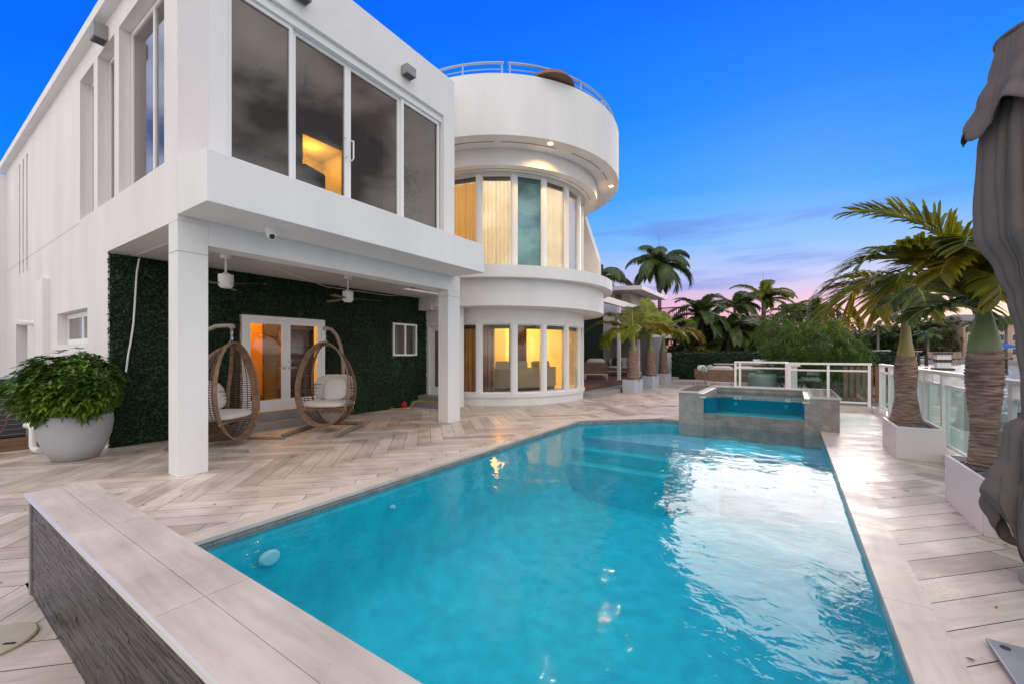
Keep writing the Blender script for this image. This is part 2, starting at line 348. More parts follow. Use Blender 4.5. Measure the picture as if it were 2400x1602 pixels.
# wood look porcelain deck
def deckmat(name, c_a, c_b, dark, rough=.42, warm=None):
    m = bpy.data.materials.new(name); m.use_nodes = True; t = m.node_tree; b = t.nodes['Principled BSDF']
    uv = t.nodes.new('ShaderNodeUVMap'); uv.uv_map = 'grain'
    mp_ = t.nodes.new('ShaderNodeMapping'); mp_.inputs['Scale'].default_value = (1.0, 8, 1); t.links.new(uv.outputs[0], mp_.inputs[0])
    n = t.nodes.new('ShaderNodeTexNoise'); n.inputs['Scale'].default_value = 2.6; n.inputs['Detail'].default_value = 10; n.inputs['Roughness'].default_value = .62; n.inputs['Distortion'].default_value = .3; t.links.new(mp_.outputs[0], n.inputs[0])
    c = ramp(t, n.outputs['Fac'], [(.22, dark), (.42, c_b), (.60, c_a)])
    n2 = t.nodes.new('ShaderNodeTexNoise'); n2.inputs['Scale'].default_value = 2.2; n2.inputs['Detail'].default_value = 5
    g = t.nodes.new('ShaderNodeTexCoord'); t.links.new(g.outputs['Object'], n2.inputs[0])
    c = mixc(t, 1.0, c, ramp(t, n2.outputs['Fac'], [(.3, (.80, .78, .76)), (.6, (1.06, 1.05, 1.05))]), 'MULTIPLY')
    a = t.nodes.new('ShaderNodeAttribute'); a.attribute_name = 'tint'
    c = mixc(t, 1.0, c, ramp(t, a.outputs['Fac'], [(0, (.62, .57, .53)), (.14, (.84, .80, .77)), (.4, (.96, .95, .94)), (.8, (1.03, 1.02, 1.02)), (1, (1.16, 1.13, 1.11))]), 'MULTIPLY')
    t.links.new(c, b.inputs['Base Color'])
    t.links.new(ramp(t, n2.outputs['Fac'], [(.35, (rough-.15,)*3), (.65, (rough+.12,)*3)]), b.inputs['Roughness'])
    bp = t.nodes.new('ShaderNodeBump'); bp.inputs['Strength'].default_value = .12; bp.inputs['Distance'].default_value = .01
    t.links.new(n.outputs['Fac'], bp.inputs['Height']); t.links.new(bp.outputs[0], b.inputs['Normal']); return m
M['plank'] = deckmat('wood look deck plank', (.63, .55, .485), (.56, .48, .415), (.38, .305, .25))
M['coping'] = deckmat('wood look coping', (.62, .545, .48), (.57, .49, .425), (.45, .375, .32), .4)
M['grout'] = mat('dark grout', (.085, .065, .055), .9)
M['ledger'] = mat('dark glossy ledger tile', (.042, .042, .042), .3, nscale=8, namt=.4, tint=.95, spec=.3)
# water
def watermat(name, tr, bump=.25, sc1=2.2, sc2=7, refl=1.0, stretch=(1, 1, 1), rz=0, ior=1.33, dist=.05):
    m = bpy.data.materials.new(name); m.use_nodes = True; t = m.node_tree; t.nodes.clear()
    o = t.nodes.new('ShaderNodeOutputMaterial'); a = t.nodes.new('ShaderNodeBsdfTransparent'); a.inputs[0].default_value = (*tr, 1)
    g = t.nodes.new('ShaderNodeBsdfGlossy'); g.inputs['Roughness'].default_value = .015
    tcn = t.nodes.new('ShaderNodeTexCoord'); mp_ = t.nodes.new('ShaderNodeMapping'); mp_.inputs['Scale'].default_value = stretch; mp_.inputs['Rotation'].default_value = (0, 0, rz); t.links.new(tcn.outputs['Object'], mp_.inputs[0])
    n1 = t.nodes.new('ShaderNodeTexNoise'); n1.inputs['Scale'].default_value = sc1; n1.inputs['Detail'].default_value = 2; t.links.new(mp_.outputs[0], n1.inputs[0])
    n2 = t.nodes.new('ShaderNodeTexNoise'); n2.inputs['Scale'].default_value = sc2; n2.inputs['Detail'].default_value = 3; n2.inputs['Distortion'].default_value = .5; t.links.new(mp_.outputs[0], n2.inputs[0])
    h = mth(t, 'ADD', n1.outputs['Fac'], mth(t, 'MULTIPLY', n2.outputs['Fac'], .3))
    bp = t.nodes.new('ShaderNodeBump'); bp.inputs['Strength'].default_value = bump; bp.inputs['Distance'].default_value = dist
    t.links.new(h, bp.inputs['Height']); t.links.new(bp.outputs[0], g.inputs['Normal'])
    mxs = t.nodes.new('ShaderNodeMixShader'); t.links.new(schlick(t, .02, refl, bp.outputs[0]), mxs.inputs[0])
    t.links.new(a.outputs[0], mxs.inputs[1]); t.links.new(g.outputs[0], mxs.inputs[2]); t.links.new(mxs.outputs[0], o.inputs[0]); return m
M['water'] = watermat('pool water', (.86, .98, 1.0), .32, 1.7, 7, .62, (1, 1, 1), TH, 1.33, .05)
M['spawater'] = watermat('spa water', (.6, .88, .92), .15, 3, 9, 1.0)
M['plaster'] = mat('blue pool plaster', (.0, .50, .61), .8, nscale=5.0, c2=(.0, .385, .495), bump=.0)
M['plaster_spa'] = mat('teal spa plaster', (.0, .29, .40), .7, nscale=2, namt=.15)
M['ledge'] = mat('pale blue step plaster', (.12, .46, .64), .8, nscale=3, namt=.2)
def canal():
    m = bpy.data.materials.new('canal water'); m.use_nodes = True; t = m.node_tree; b = t.nodes['Principled BSDF']
    b.inputs['Base Color'].default_value = (.05, .07, .08, 1); b.inputs['Roughness'].default_value = .12
    tcn = t.nodes.new('ShaderNodeTexCoord'); n1 = t.nodes.new('ShaderNodeTexNoise'); n1.inputs['Scale'].default_value = 1.6; n1.inputs['Detail'].default_value = 4; t.links.new(tcn.outputs['Object'], n1.inputs[0])
    bp = t.nodes.new('ShaderNodeBump'); bp.inputs['Strength'].default_value = .9; bp.inputs['Distance'].default_value = .15
    t.links.new(n1.outputs['Fac'], bp.inputs['Height']); t.links.new(bp.outputs[0], b.inputs['Normal']); return m
M['canal'] = canal()

def struct(name, mb, m, **k):
    o = mb.build(name, m, **k); o['kind'] = 'structure'; return o
# ================================================================== ground, deck, pool
struct('ground', MB().box((-70, -8, -1.4), (-3.9, 13, -.03)).box((-3.9, -8, -1.4), (1.75, .5, -.03)).box((.5, .5, -1.4), (1.75, 13, -.03)).box((-3.9, 9.4, -1.4), (.5, 13, -.35)).box((-70, 13, -1.4), (4.2, 118, -.03)).box((-900, 118, -1.4), (900, 1500, -.2)), M['ground'])
struct('canal_water', MB().add([(1.7, -200, -.45), (900, -200, -.45), (900, 118, -.45), (1.7, 118, -.45)], [(0, 1, 2, 3)]), M['canal'], weld=False)
PX0, PX1, PY0, PY1, CH = -3.68, .45, .73, 9.35, 1.36
def clip(poly, reg):
    for i in range(len(reg)):
        a, b = reg[i], reg[(i+1) % len(reg)]; o_ = []
        ins = lambda p: (b[0]-a[0])*(p[1]-a[1])-(b[1]-a[1])*(p[0]-a[0]) >= -1e-9
        for k in range(len(poly)):
            p_, q_ = poly[k], poly[(k+1) % len(poly)]
            ip, iq = ins(p_), ins(q_)
            if ip: o_.append(p_)
            if ip != iq:
                d = (q_[0]-p_[0], q_[1]-p_[1]); n_ = (b[0]-a[0], b[1]-a[1])
                den = n_[0]*d[1]-n_[1]*d[0]; t_ = -(n_[0]*(p_[1]-a[1])-n_[1]*(p_[0]-a[0]))/den
                o_.append((p_[0]+d[0]*t_, p_[1]+d[1]*t_))
        poly = o_
        if len(poly) < 3: return []
    return poly
def rectp(x0, y0, x1, y1): return [(x0, y0), (x1, y0), (x1, y1), (x0, y1)]
regs = [rectp(-13, -3, PX0-.2, 1.83), rectp(-8.6, 1.83, PX0-.2, 14.6), rectp(-6.3, 14.6, PX0-.2, 24), [(PX0-.2, PY1-CH+.08), (PX0+CH-.08, PY1+.2), (PX0-.2, PY1+.2)],
        rectp(PX0-.2, PY1+.2, PX1+.2, 24), rectp(PX1+.2, -2, 1.6, 13.2), rectp(PX0-.2, -3, PX1+.2, .474)]
PW, PL, GAP = .203, 1.218, .0027
dv, df, duv, dt = [], [], [], []
def plank_xy(kind, ox, oy): return (ox, oy, PL, PW) if kind == 0 else (ox, oy+PW, PW, PL)
c45 = math.sqrt(.5)
rr = random.Random(3)
for i in range(-90, 110):
    for j in range(-14, 16):
        for kind in (0, 1):
            ox, oy = i*PW+j*PL, i*PW-j*PL
            x0, y0, wx, wy = plank_xy(kind, ox, oy)
            cxp, cyp = x0+wx/2, y0+wy/2
            X, Y = (cxp-cyp)*c45-3.0, (cxp+cyp)*c45+3.05
            if not (-14 < X < 2.6 and -4 < Y < 25): continue
            tn = rr.random(); off = rr.uniform(0, 50)
            base = [(x0+GAP, y0+GAP), (x0+wx-GAP, y0+GAP), (x0+wx-GAP, y0+wy-GAP), (x0+GAP, y0+wy-GAP)]
            wp = [((a-b)*c45-3.0, (a+b)*c45+3.05) for a, b in base]
            for rg in regs:
                pl = clip(wp, rg)
                if len(pl) < 3: continue
                b0 = len(dv); dv += [(a, b, 0) for a, b in pl]; df.append(list(range(b0, b0+len(pl)))); dt.append(tn)
                for a, b in pl:
                    u_, v_ = (a+3.0)*c45+(b-3.05)*c45, (b-3.05)*c45-(a+3.0)*c45
                    duv.append((u_+off, v_) if kind == 0 else (v_+off, u_))
def flat_mesh(name, vs, fs, uvs, tints, m, kind='structure', parent=None):
    me = bpy.data.meshes.new(name); me.from_pydata(vs, [], fs)
    a = me.attributes.new('tint', 'FLOAT', 'FACE'); a.data.foreach_set('value', tints)
    ul = me.uv_layers.new(name='grain'); ul.data.foreach_set('uv', [x for q in uvs for x in q])
    me.materials.append(m); o = bpy.data.objects.new(name, me); col.objects.link(o)
    if kind: o['kind'] = kind
    if parent: o.parent = parent; o.location = -ORG[parent]
    return o
flat_mesh('deck', dv, df, duv, dt, M['plank'])
g = MB()
for rg in regs: g.add([(x, y, -.005) for x, y in rg], [tuple(range(len(rg)))])
struct('deck_bed', g, M['grout'])
# --- swimming pool
pool = thing('swimming_pool', 'turquoise swimming pool set in the wood look deck', 'pool', (-1.6, 5, 0))
outl = [(PX0, PY0), (PX1, PY0), (PX1, PY1), (PX0+CH, PY1), (PX0, PY1-CH)]
FL = -1.4
b = MB(); n = len(outl)
def inset(d):
    k = d*.41
    return [(PX0+d, PY0+d), (PX1-d, PY0+d), (PX1-d, PY1-d), (PX0+CH+k, PY1-d), (PX0+d, PY1-CH-k)]
rg_ = [(0, -.07), (0, FL+.55), (.06, FL+.32), (.2, FL+.14), (.45, FL+.035), (.8, FL)]
for d, z in rg_: b.v += [Vector((x, y, z)) for x, y in inset(d)]
for q in range(len(rg_)-1):
    for i in range(n): b.f.append([q*n+i, q*n+(i+1) % n, (q+1)*n+(i+1) % n, (q+1)*n+i]); b.t.append(.5)
b.f.append([5*n+i for i in range(n)]); b.t.append(.5)
b.build('basin', M['plaster'], pool, smooth=50)
b = MB()
o2 = [(PX0+.012, PY0), (PX1-.012, PY0), (PX1-.012, PY1-.012), (PX0+CH+.005, PY1-.012), (PX0+.012, PY1-CH-.005)]
for i in (1, 3, 4):
    j = (i+1) % n
    b.add([(*o2[i], -.085), (*o2[j], -.085), (*o2[j], -.004), (*o2[i], -.004)], [(0, 1, 2, 3)])
b.add([(-2.32, 9.338, -.085), (-1.985, 9.338, -.085), (-1.985, 9.338, -.004), (-2.32, 9.338, -.004)], [(0, 1, 2, 3)])
b.build('tile_band', M['band'], pool)
def coping_run(segs):    # each seg: polygon + direction angle
    vs, fs, uv, tn = [], [], [], []
    for poly, ang, z in segs:
        b0 = len(vs); vs += [(x, y, z) for x, y in poly]+[(x, y, z-.03) for x, y in poly]; k = len(poly)
        fl = [list(range(b0, b0+k))]+[[b0+i, b0+k+i, b0+k+(i+1) % k, b0+(i+1) % k] for i in range(k)]
        fs += fl; t_ = rr.uniform(.38, .8); of = rr.uniform(0, 60)
        for f_ in fl:
            tn.append(t_)
            for q in f_:
                x, y, _ = vs[q]; uv.append((x*math.cos(ang)+y*math.sin(ang)+of, -x*math.sin(ang)+y*math.cos(ang)))
    return vs, fs, uv, tn
segs = []; jj = .0015
y = .735
for k in range(8):
    segs.append((rectp(PX1-.015, y+jj, PX1+.2-jj, min(y+1.218, 9.35)-jj), PI/2, .006)); y += 1.218
    if y > 9.3: break
y = .735
for k in range(8):
    y1 = min(y+1.218, PY1-CH-.0)
    segs.append((rectp(PX0-.2+jj, y+jj, PX0+.015, y1-jj), PI/2, .006)); y = y1
    if y >= PY1-CH-.01: break
dxy = .2*math.tan(R(22.5))
segs.append(([(PX0-.2, PY1-CH), (PX0+.015, PY1-CH), (PX0+CH, PY1-.015), (PX0+CH, PY1+.2), (PX0+CH-dxy, PY1+.2), (PX0-.2, PY1-CH+dxy)], R(45), .006))
segs.append((rectp(PX0+CH+jj, PY1-.015, -1.985, PY1+.2), 0, .006))
flat_mesh('coping', *coping_run(segs), M['coping'], None, pool)
b = MB().box((PX0+.002, 8.07, FL), (PX1-.002, PY1-.002, -.33)); b.build('step', M['ledge'], pool)
b = MB().box((PX0+.003, 7.72, FL), (-1.0, 8.069, -.52)); b.build('step', M['plaster'], pool)
b = MB().box((PX0+.004, 7.40, FL), (-1.8, 7.719, -.74)); b.build('step', M['plaster'], pool)
M['plight'] = mat('pool light lens', (.30, .62, .68), .3)
for nm, c, r in (('pool_light', (PX0+.03, 1.79, -.31), .085), ('return_fitting', (PX0+.03, 3.09, -.28), .03)):
    b = MB().lathe([(r*.3, .05), (r*.8, .045), (r, .02), (r, 0)], n=24); b.xf(Matrix.Translation(c) @ Matrix.Diagonal((1, 1, .72, 1)) @ Matrix.Rotation(R(90), 4, 'Y')); b.build(nm, M['plight'], pool, smooth=True)
b = MB().add([(x, y, -.066) for x, y in [(PX0+.013, PY0), (PX1-.013, PY0), (PX1-.013, PY1-.02), (PX0+CH, PY1-.02), (PX0+.013, PY1-CH)]], [(0, 1, 2, 3, 4)])
struct('pool_water', b, M['water'], weld=False)
# --- raised wall in front
rw = thing('raised_pool_wall', 'low raised wall with pale coping and dark ledger tile face at the pool end', 'wall', (-1.5, .6, 0))
MB().box((-3.66, .485, -.1), (.65, .72, .555)).build('core', M['concrete'], rw)
b = MB(); rl = random.Random(9); z = .001
while z < .55:
    x = -3.66-rl.uniform(0, .25); h_ = rl.choice((.009, .011, .011, .015))
    while x < .64:
        L_ = rl.uniform(.08, .30); x0 = max(x, -3.66); x1 = min(x+L_, .645)
        if x1-x0 > .01:
            b.tint = rl.random()**1.6; d_ = rl.uniform(0, .0008); q = rl.uniform(-.0008, .0008); ya, yb = .4725+d_+q, .4725+d_-q; zt = min(z+h_-.0006, .5555)
            x1 += .001; b.add([(x0, ya, z), (x1-.0015, yb, z), (x1-.0015, yb, zt), (x0, ya, zt), (x0, .484, z), (x1-.0015, .484, z), (x1-.0015, .484, zt), (x0, .484, zt)], [(0, 1, 2, 3), (0, 4, 5, 1), (3, 2, 6, 7), (0, 3, 7, 4), (1, 5, 6, 2)])
        x += L_
    z += h_
b.build('tile_face', M['ledger'], rw, tint=True, weld=False)
MB().box((-3.705, .466, 0), (-3.661, .728, .556)).build('end_trim', M['coping'], rw) if False else MB().box((-3.70, .466, 0), (-3.662, .728, .556)).build('end_trim', M['concrete'], rw)
segs = []
for y0, y1 in ((.462, .597), (.599, .738)):
    x = -3.72
    for k, L_ in enumerate((1.02, 1.06, 1.06, 1.24)):
        segs.append((rectp(x+jj, y0, x+L_-jj, y1), 0, .584)); x += L_
flat_mesh('coping', *coping_run(segs), M['coping'], None, rw)
MB().tube([(-3.72, .464, .569), (.66, .464, .569)], .0145, 8).build('bullnose', M['cap'], rw)
lid = thing('skimmer_lid', 'round cream skimmer lid lying on the deck beside the raised wall', 'lid', (-3.2, .28, 0))
b = MB().lathe([(.15, .002), (.153, .012), (.145, .018), (.0, .019)], c=(-3.2, .285), n=40, cap=False); b.build('cover', M['cream'], lid, smooth=30)
MB().obox((-3.1, .33, .0195), (.05, .012, .003), .7).build('finger_slot', M['black'], lid); MB().obox((-3.27, .22, .0195), (.05, .012, .003), .7).build('finger_slot', M['black'], lid)
# --- hot tub
spa = thing('hot_tub', 'raised square hot tub with clear front panel at the far end of the pool', 'hot tub', (-.6, 10.4, 0))
SY0, SY1 = 9.35, 11.6
MB().box((-1.98, SY0-.02, -.30), (-1.5, SY1, .57)).build('pier', M['chevron'], spa); MB().box((.2, SY0-.02, -.30), (.71, SY1, .57)).build('pier', M['chevron'], spa)
M['chevtile'] = mat('grey chevron tile', (.39, .335, .305), .22, nscale=7, c2=(.30, .26, .24), tint=.14)
for x0, x1 in ((-1.98, -1.5), (.2, .71)):
    nx = 4; b = MB()
    for k in range(nx):
        a0, a1 = x0+(x1-x0)*k/nx, x0+(x1-x0)*(k+1)/nx; s_ = .07 if k % 2 else -.07
        for q in range(8):
            z = -.08+q*.08
            b.add([(a0+.002, SY0-.0225, z+max(0, -s_)), (a1-.002, SY0-.0225, z+max(0, s_)), (a1-.002, SY0-.0225, z+max(0, s_)+.074), (a0+.002, SY0-.0225, z+max(0, -s_)+.074)], [(0, 1, 2, 3)])
            b.t[-1] = rr.random()
    b.v = [Vector((v.x, v.y, min(v.z, .568))) for v in b.v]; b.build('chevron_tile', M['chevtile'], spa, tint=True, weld=False)
MB().box((-1.499, SY0-.018, -.45), (.199, SY0+.06, .18)).build('mosaic_wall', M['mosaic'], spa); MB().box((-1.499, SY1-.3, -.3), (.199, SY1, .57)).build('mosaic_wall', M['mosaic'], spa)
MB().box((-1.499, SY0+.06, -.3), (.199, SY1-.3, -.2)).box((-1.5, SY0+.07, -.2), (-1.49, SY1-.3, .44)).box((.19, SY0+.07, -.2), (.199, SY1-.3, .44)).box((-1.49, SY1-.312, -.2), (.19, SY1-.302, .44)).build('liner', M['plaster_spa'], spa)
MB().box((-1.497, SY0+.0, .182), (.197, SY0+.022, .497)).build('front_panel', glass('clear acrylic', (.22, .78, .86), .6), spa)
b = MB().box((-2.0, SY0-.045, .572), (-1.585, SY1+.02, .612)).box((.285, SY0-.045, .572), (.735, SY1+.02, .612)).box((-1.583, SY1-.32, .572), (.283, SY1+.02, .61)).box((-1.583, SY0-.04, .485), (-1.46, SY0+.06, .515)).box((.17, SY0-.04, .485), (.283, SY0+.06, .515))
b.build('cap', M['cap'], spa, bevel=.006)
MB().box((-1.96, SY0+.06, .6125), (-1.63, SY1-.32, .6145)).build('cap_inlay', M['captop'], spa); MB().box((.33, SY0+.04, .6125), (.71, SY1-.3, .6145)).build('cap_inlay', M['captop'], spa)
for x in (-1.1, -.1):
    b = MB().lathe([(.008, .0), (.035, .006), (.045, 0)], n=20); b.xf(Matrix.Translation((x, SY1-.314, .2)) @ Matrix.Rotation(R(90), 4, 'X')); b.build('jet', M['plight'], spa, smooth=True)
struct('spa_water', MB().add([(-1.49, SY0+.023, .487), (.19, SY0+.023, .487), (.19, SY1-.313, .487), (-1.49, SY1-.313, .487)], [(0, 1, 2, 3)]), M['spawater'], weld=False)

# ================================================================== villa
V = thing('modern_villa', 'white modern two storey villa with a round glazed tower beside the pool', 'house', (-9, 7, 0))
FX = -5.75; SY = 1.83; Z1, Z2 = 2.96, 6.95
# side wall (faces the camera's left): openings
side_holes = [(-8.40, FX+.01, -.1, 2.90), (-9.98, -9.15, 3.64, 5.98), (-8.93, -8.08, 3.64, 5.98), (-7.87, -6.15, 3.64, 5.98), (-11.66, -9.52, 1.56, 2.14), (-16.2, -14.66, .05, 2.11)]
for x in (-15.75, -15.28, -14.8): side_holes.append((x, x+.17, 3.3, 6.0))
MB().wall('y', SY, SY+.3, -17.6, FX, 0, 6.5, side_holes).build('side_wall', M['stucco_side'], V)
MB().box((-17.9, SY-.13, 6.30), (FX-.01, SY+.2, 6.45)).build('roof_eave', M['stucco'], V)
MB().box((-18.4, .3, 0), (-17.6, SY+.3, 6.2)).build('return_wall', M['stucco'], V)
MB().wall('x', FX-.3, FX, SY+.302, 6.49, 2.67, Z2, [(2.33, 6.18, 3.4, 6.12)]).box((FX-.3, SY, 6.502), (FX, SY+.3015, Z2)).box((FX-.299, SY+.3, 2.9), (FX-.001, SY+.3015, 6.5)).build('front_wall', M['stucco'], V)
MB().wall('y', 6.192, 6.49, -9.2, FX-.302, 2.9, Z2).build('end_wall', M['stucco'], V)
# columns and beam
for y0, y1, zt in ((SY+.001, 2.131, 2.898), (6.30, 6.66, 2.668)):
    MB().box((FX-.27, y0, 0), (FX-.001, y1, zt)).build('column', M['stucco'], V, bevel=.004)
MB().box((FX-.27, 6.492, 2.67), (FX-.001, 6.66, 2.958)).build('beam', M['stucco'], V)
b = MB().prism([(FX+.001, SY), (-4.98, SY), (-4.98, 6.49), (FX+.001, 6.49)], Z1, lambda x, y: 3.50 if x > -5.2 else 3.57); b.build('projecting_slab', M['stucco'], V, bevel=.006)
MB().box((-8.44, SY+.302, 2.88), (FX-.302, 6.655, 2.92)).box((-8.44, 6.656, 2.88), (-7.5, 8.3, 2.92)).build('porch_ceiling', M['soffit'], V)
MB().box((-17.5, SY+.302, 6.2), (FX-.302, 6.19, 6.32)).box((-17.5, 6.191, 6.2), (-9.2, 13.5, 6.32)).build('roof', M['stucco'], V)
MB().box((-7.6, 6.0, 6.95), (-6.9, 6.45, 7.15)).box((-7.6, 6.45, 6.95), (-6.9, 6.9, 7.45)).box((-7.6, 6.9, 6.9), (-6.9, 7.6, 7.75)).build('stepped_parapet', M['stucco'], V)
# inner house core
MB().box((-17.5, SY+.302, 3.3), (-5.9, SY+.303, 3.3)).box((-17, 2.3, .0), (-10.6, 13, .28)).box((-9.4, 2.2, 3.30), (FX-.302, 6.19, 3.47)).build('floor_slab', M['room_floor'], V)
def rooms():
    # upper bedroom
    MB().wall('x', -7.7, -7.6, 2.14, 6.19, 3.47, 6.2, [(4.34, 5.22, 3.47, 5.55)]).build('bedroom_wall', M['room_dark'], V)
    MB().box((-9.3, 3.9, 3.47), (-9.2, 6.0, 6.0)).box((-9.2, 5.7, 3.47), (-7.7, 5.8, 6.0)).box((-9.2, 3.9, 3.47), (-7.7, 4.0, 6.0)).box((-9.2, 4.0, 5.85), (-7.7, 5.7, 5.95)).build('hall_wall', M['room'], V)
    MB().box((-9.19, 4.55, 4.3), (-9.1, 4.95, 5.3)).build('hall_panel', M['wood_dark'], V)
    # porch room behind the french doors
    MB().box((-11.9, 3.0, .28), (-11.8, 8, 2.9)).box((-11.8, 2.6, .28), (-8.8, 2.7, 2.9)).box((-11.8, 7.9, .28), (-8.8, 8.0, 2.9)).box((-11.9, 2.6, 2.7), (-8.8, 8, 2.8)).build('kitchen_wall', M['room'], V)
    # leaf wall backing
    MB().wall('x', -8.75, -8.47, SY+.302, 8.30, 0, 2.9, [(3.62, 5.25, .28, 2.10), (7.12, 7.92, 1.34, 2.16)]).build('porch_wall', M['stucco'], V)
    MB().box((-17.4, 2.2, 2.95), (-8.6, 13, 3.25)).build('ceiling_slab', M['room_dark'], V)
    MB().wall('y', 2.5, 2.6, -9.6, -6.2, 3.47, 6.2, [(-9.2, -6.4, 3.6, 6.0)]).build('inner_wall', M['room_dark'], V) if False else None
rooms()
def lamp(name, loc, size, energy, color, kind='AREA', rot=None, spot=None):
    l = bpy.data.lights.new(name, kind); l.energy = energy; l.color = color
    if kind == 'AREA': l.size = size
    elif kind == 'SPOT': l.shadow_soft_size = size; l.spot_size = spot or R(80); l.spot_blend = .6
    else: l.shadow_soft_size = size
    o = bpy.data.objects.new(name, l); col.objects.link(o); o.location = loc
    if rot: o.rotation_euler = rot
    return o
WARM = (1, .40, .03)
lamp('hall_light', (-8.6, 5.1, 5.55), .12, 60, (1, .50, .05), 'POINT')
lamp('kitchen_light', (-10.2, 4.3, 2.5), .3, 190, WARM, 'POINT')
lamp('kitchen_light', (-10.4, 6.4, 2.5), .3, 60, WARM, 'POINT')
lamp('bedroom_fill', (-6.9, 3.2, 5.6), .3, 1.6, (1, .8, .6), 'POINT')  # added dim fill to bring out the bedroom; no such fixture in the room
# --- front sliding windows
YW = [2.36, 3.20, 4.10, 5.17, 6.15]
W = MB().box((FX-.20, 2.30, 6.0), (FX-.06, 6.18, 6.12)).box((FX-.20, 2.30, 3.4), (FX-.06, 6.18, 3.48)); fr = W
fw = fr.build('window', M['frame'], V)
for k in range(4):
    y0, y1 = YW[k], YW[k+1]; x0 = FX-.13 if k in (0, 3) else FX-.17
    y0 -= .0; f = MB().wall('x', x0-.03, x0+.03, y0+.001, y1-.001, 3.482, 5.998, [(y0+.06, y1-.05, 3.56, 5.94)])
    s_ = f.build('sash', M['frame'], fw)
    MB().box((x0-.004, y0+.058, 3.558), (x0+.004, y1-.048, 5.942)).build('pane', M['glass_tint'], fw)
MB().box((FX-.3, 2.302, 3.48), (FX-.06, 2.358, 6.0)).build('window_jamb', M['frame'], fw)
for y in (4.05, 4.16): MB().tube([(FX-.12, y, 4.48), (FX-.07, y, 4.5), (FX-.07, y, 4.78), (FX-.12, y, 4.8)], .012, 8).build('handle', M['frame'], fw)
# --- side windows
def simple_window(x0, x1, z0, z1, y, nm, pane=M['glass_tint'], splits=(), fwid=.05):
    f = MB().wall('y', y, y+.05, x0, x1, z0, z1, [(a+fwid/2 if i else a+fwid, b_-fwid/2 if i < len(splits) else b_-fwid, z0+fwid, z1-fwid) for i, (a, b_) in enumerate(zip((x0, *splits), (*splits, x1)))])
    o = f.build('window', M['frame'], V); MB().box((x0+fwid*.9, y+.02, z0+fwid*.9), (x1-fwid*.9, y+.028, z1-fwid*.9)).build('pane', pane, o); return o
simple_window(-9.97, -9.16, 3.65, 5.97, SY+.13, 'w'); simple_window(-8.92, -8.09, 3.65, 5.97, SY+.13, 'w')
simple_window(-7.86, -6.16, 3.65, 5.97, SY+.13, 'w', M['glass_tint'], (-6.95,), .06)
simple_window(-11.64, -9.54, 1.57, 2.13, SY+.13, 'w', M['glass_tint'], (-10.5,), .09)
for x in (-15.75, -15.28, -14.8): MB().box((x+.001, SY+.24, 3.3), (x+.169, SY+.26, 6.0)).build('slit_window', M['darkgrey'], V)
MB().box((-16.2, SY+.25, .05), (-14.66, SY+.28, 2.11)).build('service_door', M['grey'], V)
MB().box((-12.95, SY-.10, 0), (-12.3, SY-.001, 2.88)).build('pilaster', M['stucco'], V)
M['joint'] = mat('joint grey', (.33, .32, .31), .9)  # even grey for the stucco control joint lines
MB().box((-17.59, SY-.0015, 3.588), (-10.0, SY+.01, 3.596)).build('control_joint', M['joint'], V)
MB().box((FX-.272, SY-.0015, 2.55), (FX+.0012, 2.133, 2.556)).build('control_joint', M['joint'], V); MB().box((FX-.272, 6.2985, 2.55), (FX+.0012, 6.662, 2.556)).build('control_joint', M['joint'], V)
# --- leaf wall in the porch
def scatter_leaves(mb, n, pt, size, jit=.5, up=0):
    for _ in range(n):
        p_, nrm = pt(); s_ = size*random.uniform(.6, 1.3)
        d = (Vector(nrm)+Vector((random.uniform(-1, 1), random.uniform(-1, 1), random.uniform(-1, 1)))*jit).normalized()
        x = d.orthogonal().normalized(); x = Quaternion(d, random.uniform(0, 6.28)) @ x; y_ = d.cross(x)
        c_ = Vector(p_); mb.tint = random.random()
        mb.add([c_-x*s_, c_+y_*s_*.45+d*s_*.15, c_+x*s_, c_-y_*s_*.45+d*s_*.15], [(0, 1, 2, 3)])
LH = [(3.60, 5.27, 0, 2.12), (7.10, 7.94, 1.32, 2.18)]
lw = thing('leaf_wall', 'dark green artificial leaf cladding on the porch back wall', 'leaf wall', (-8.45, 5, 0))
MB().wall('x', -8.42, -8.385, SY+.02, 8.28, 0, 2.875, LH).build('backing', M['hedge_back'], lw)
def lwp():
    while True:
        y, z = random.uniform(SY+.0, 8.29), random.uniform(0.0, 2.87)
        if not any(h[0]+.0 < y < h[1] and h[2] < z < h[3] for h in LH): return (-8.378+random.uniform(-.01, .022), y, z), (1, 0, .25)
b = MB(); scatter_leaves(b, 26000, lwp, .026, .7); b.build('leaves', M['hedge'], lw, tint=True, weld=False)
# --- french doors
dr = thing('french_doors', 'white double french doors with lit orange room behind', 'doors', (-8.45, 4.43, .28)); dr.parent = V; dr.location = Vector((-8.45, 4.43, .28))-ORG[V]
for k in ('label', 'category'): del dr[k]
MB().wall('x', -8.48, -8.40, 3.62, 5.25, .28, 2.10, [(3.69, 5.18, .2, 2.035)]).build('door_frame', M['frame'], dr)
for y0, y1, hs in ((3.691, 4.434, 1), (4.436, 5.179, -1)):
    d_ = MB().wall('x', -8.46, -8.42, y0, y1, .30, 2.034, [(y0+.08, y1-.085, .50, 1.96)]).build('door_leaf', M['frame'], dr)
    MB().box((-8.442, y0+.078, .498), (-8.438, y1-.083, 1.962)).build('pane', M['glass'], d_)
for y_, s_ in ((4.40, -1), (4.50, 1)):
    b = MB().box((-8.42, y_-.025, 1.08), (-8.41, y_+.025, 1.15)).tube([(-8.41, y_, 1.115), (-8.37, y_, 1.115), (-8.37, y_+.12*s_, 1.115)], .009, 8); b.build('handle', M['silver'], dr)
MB().box((-8.42, 4.475, 1.21), (-8.41, 4.525, 1.27)).build('deadbolt', M['silver'], dr)
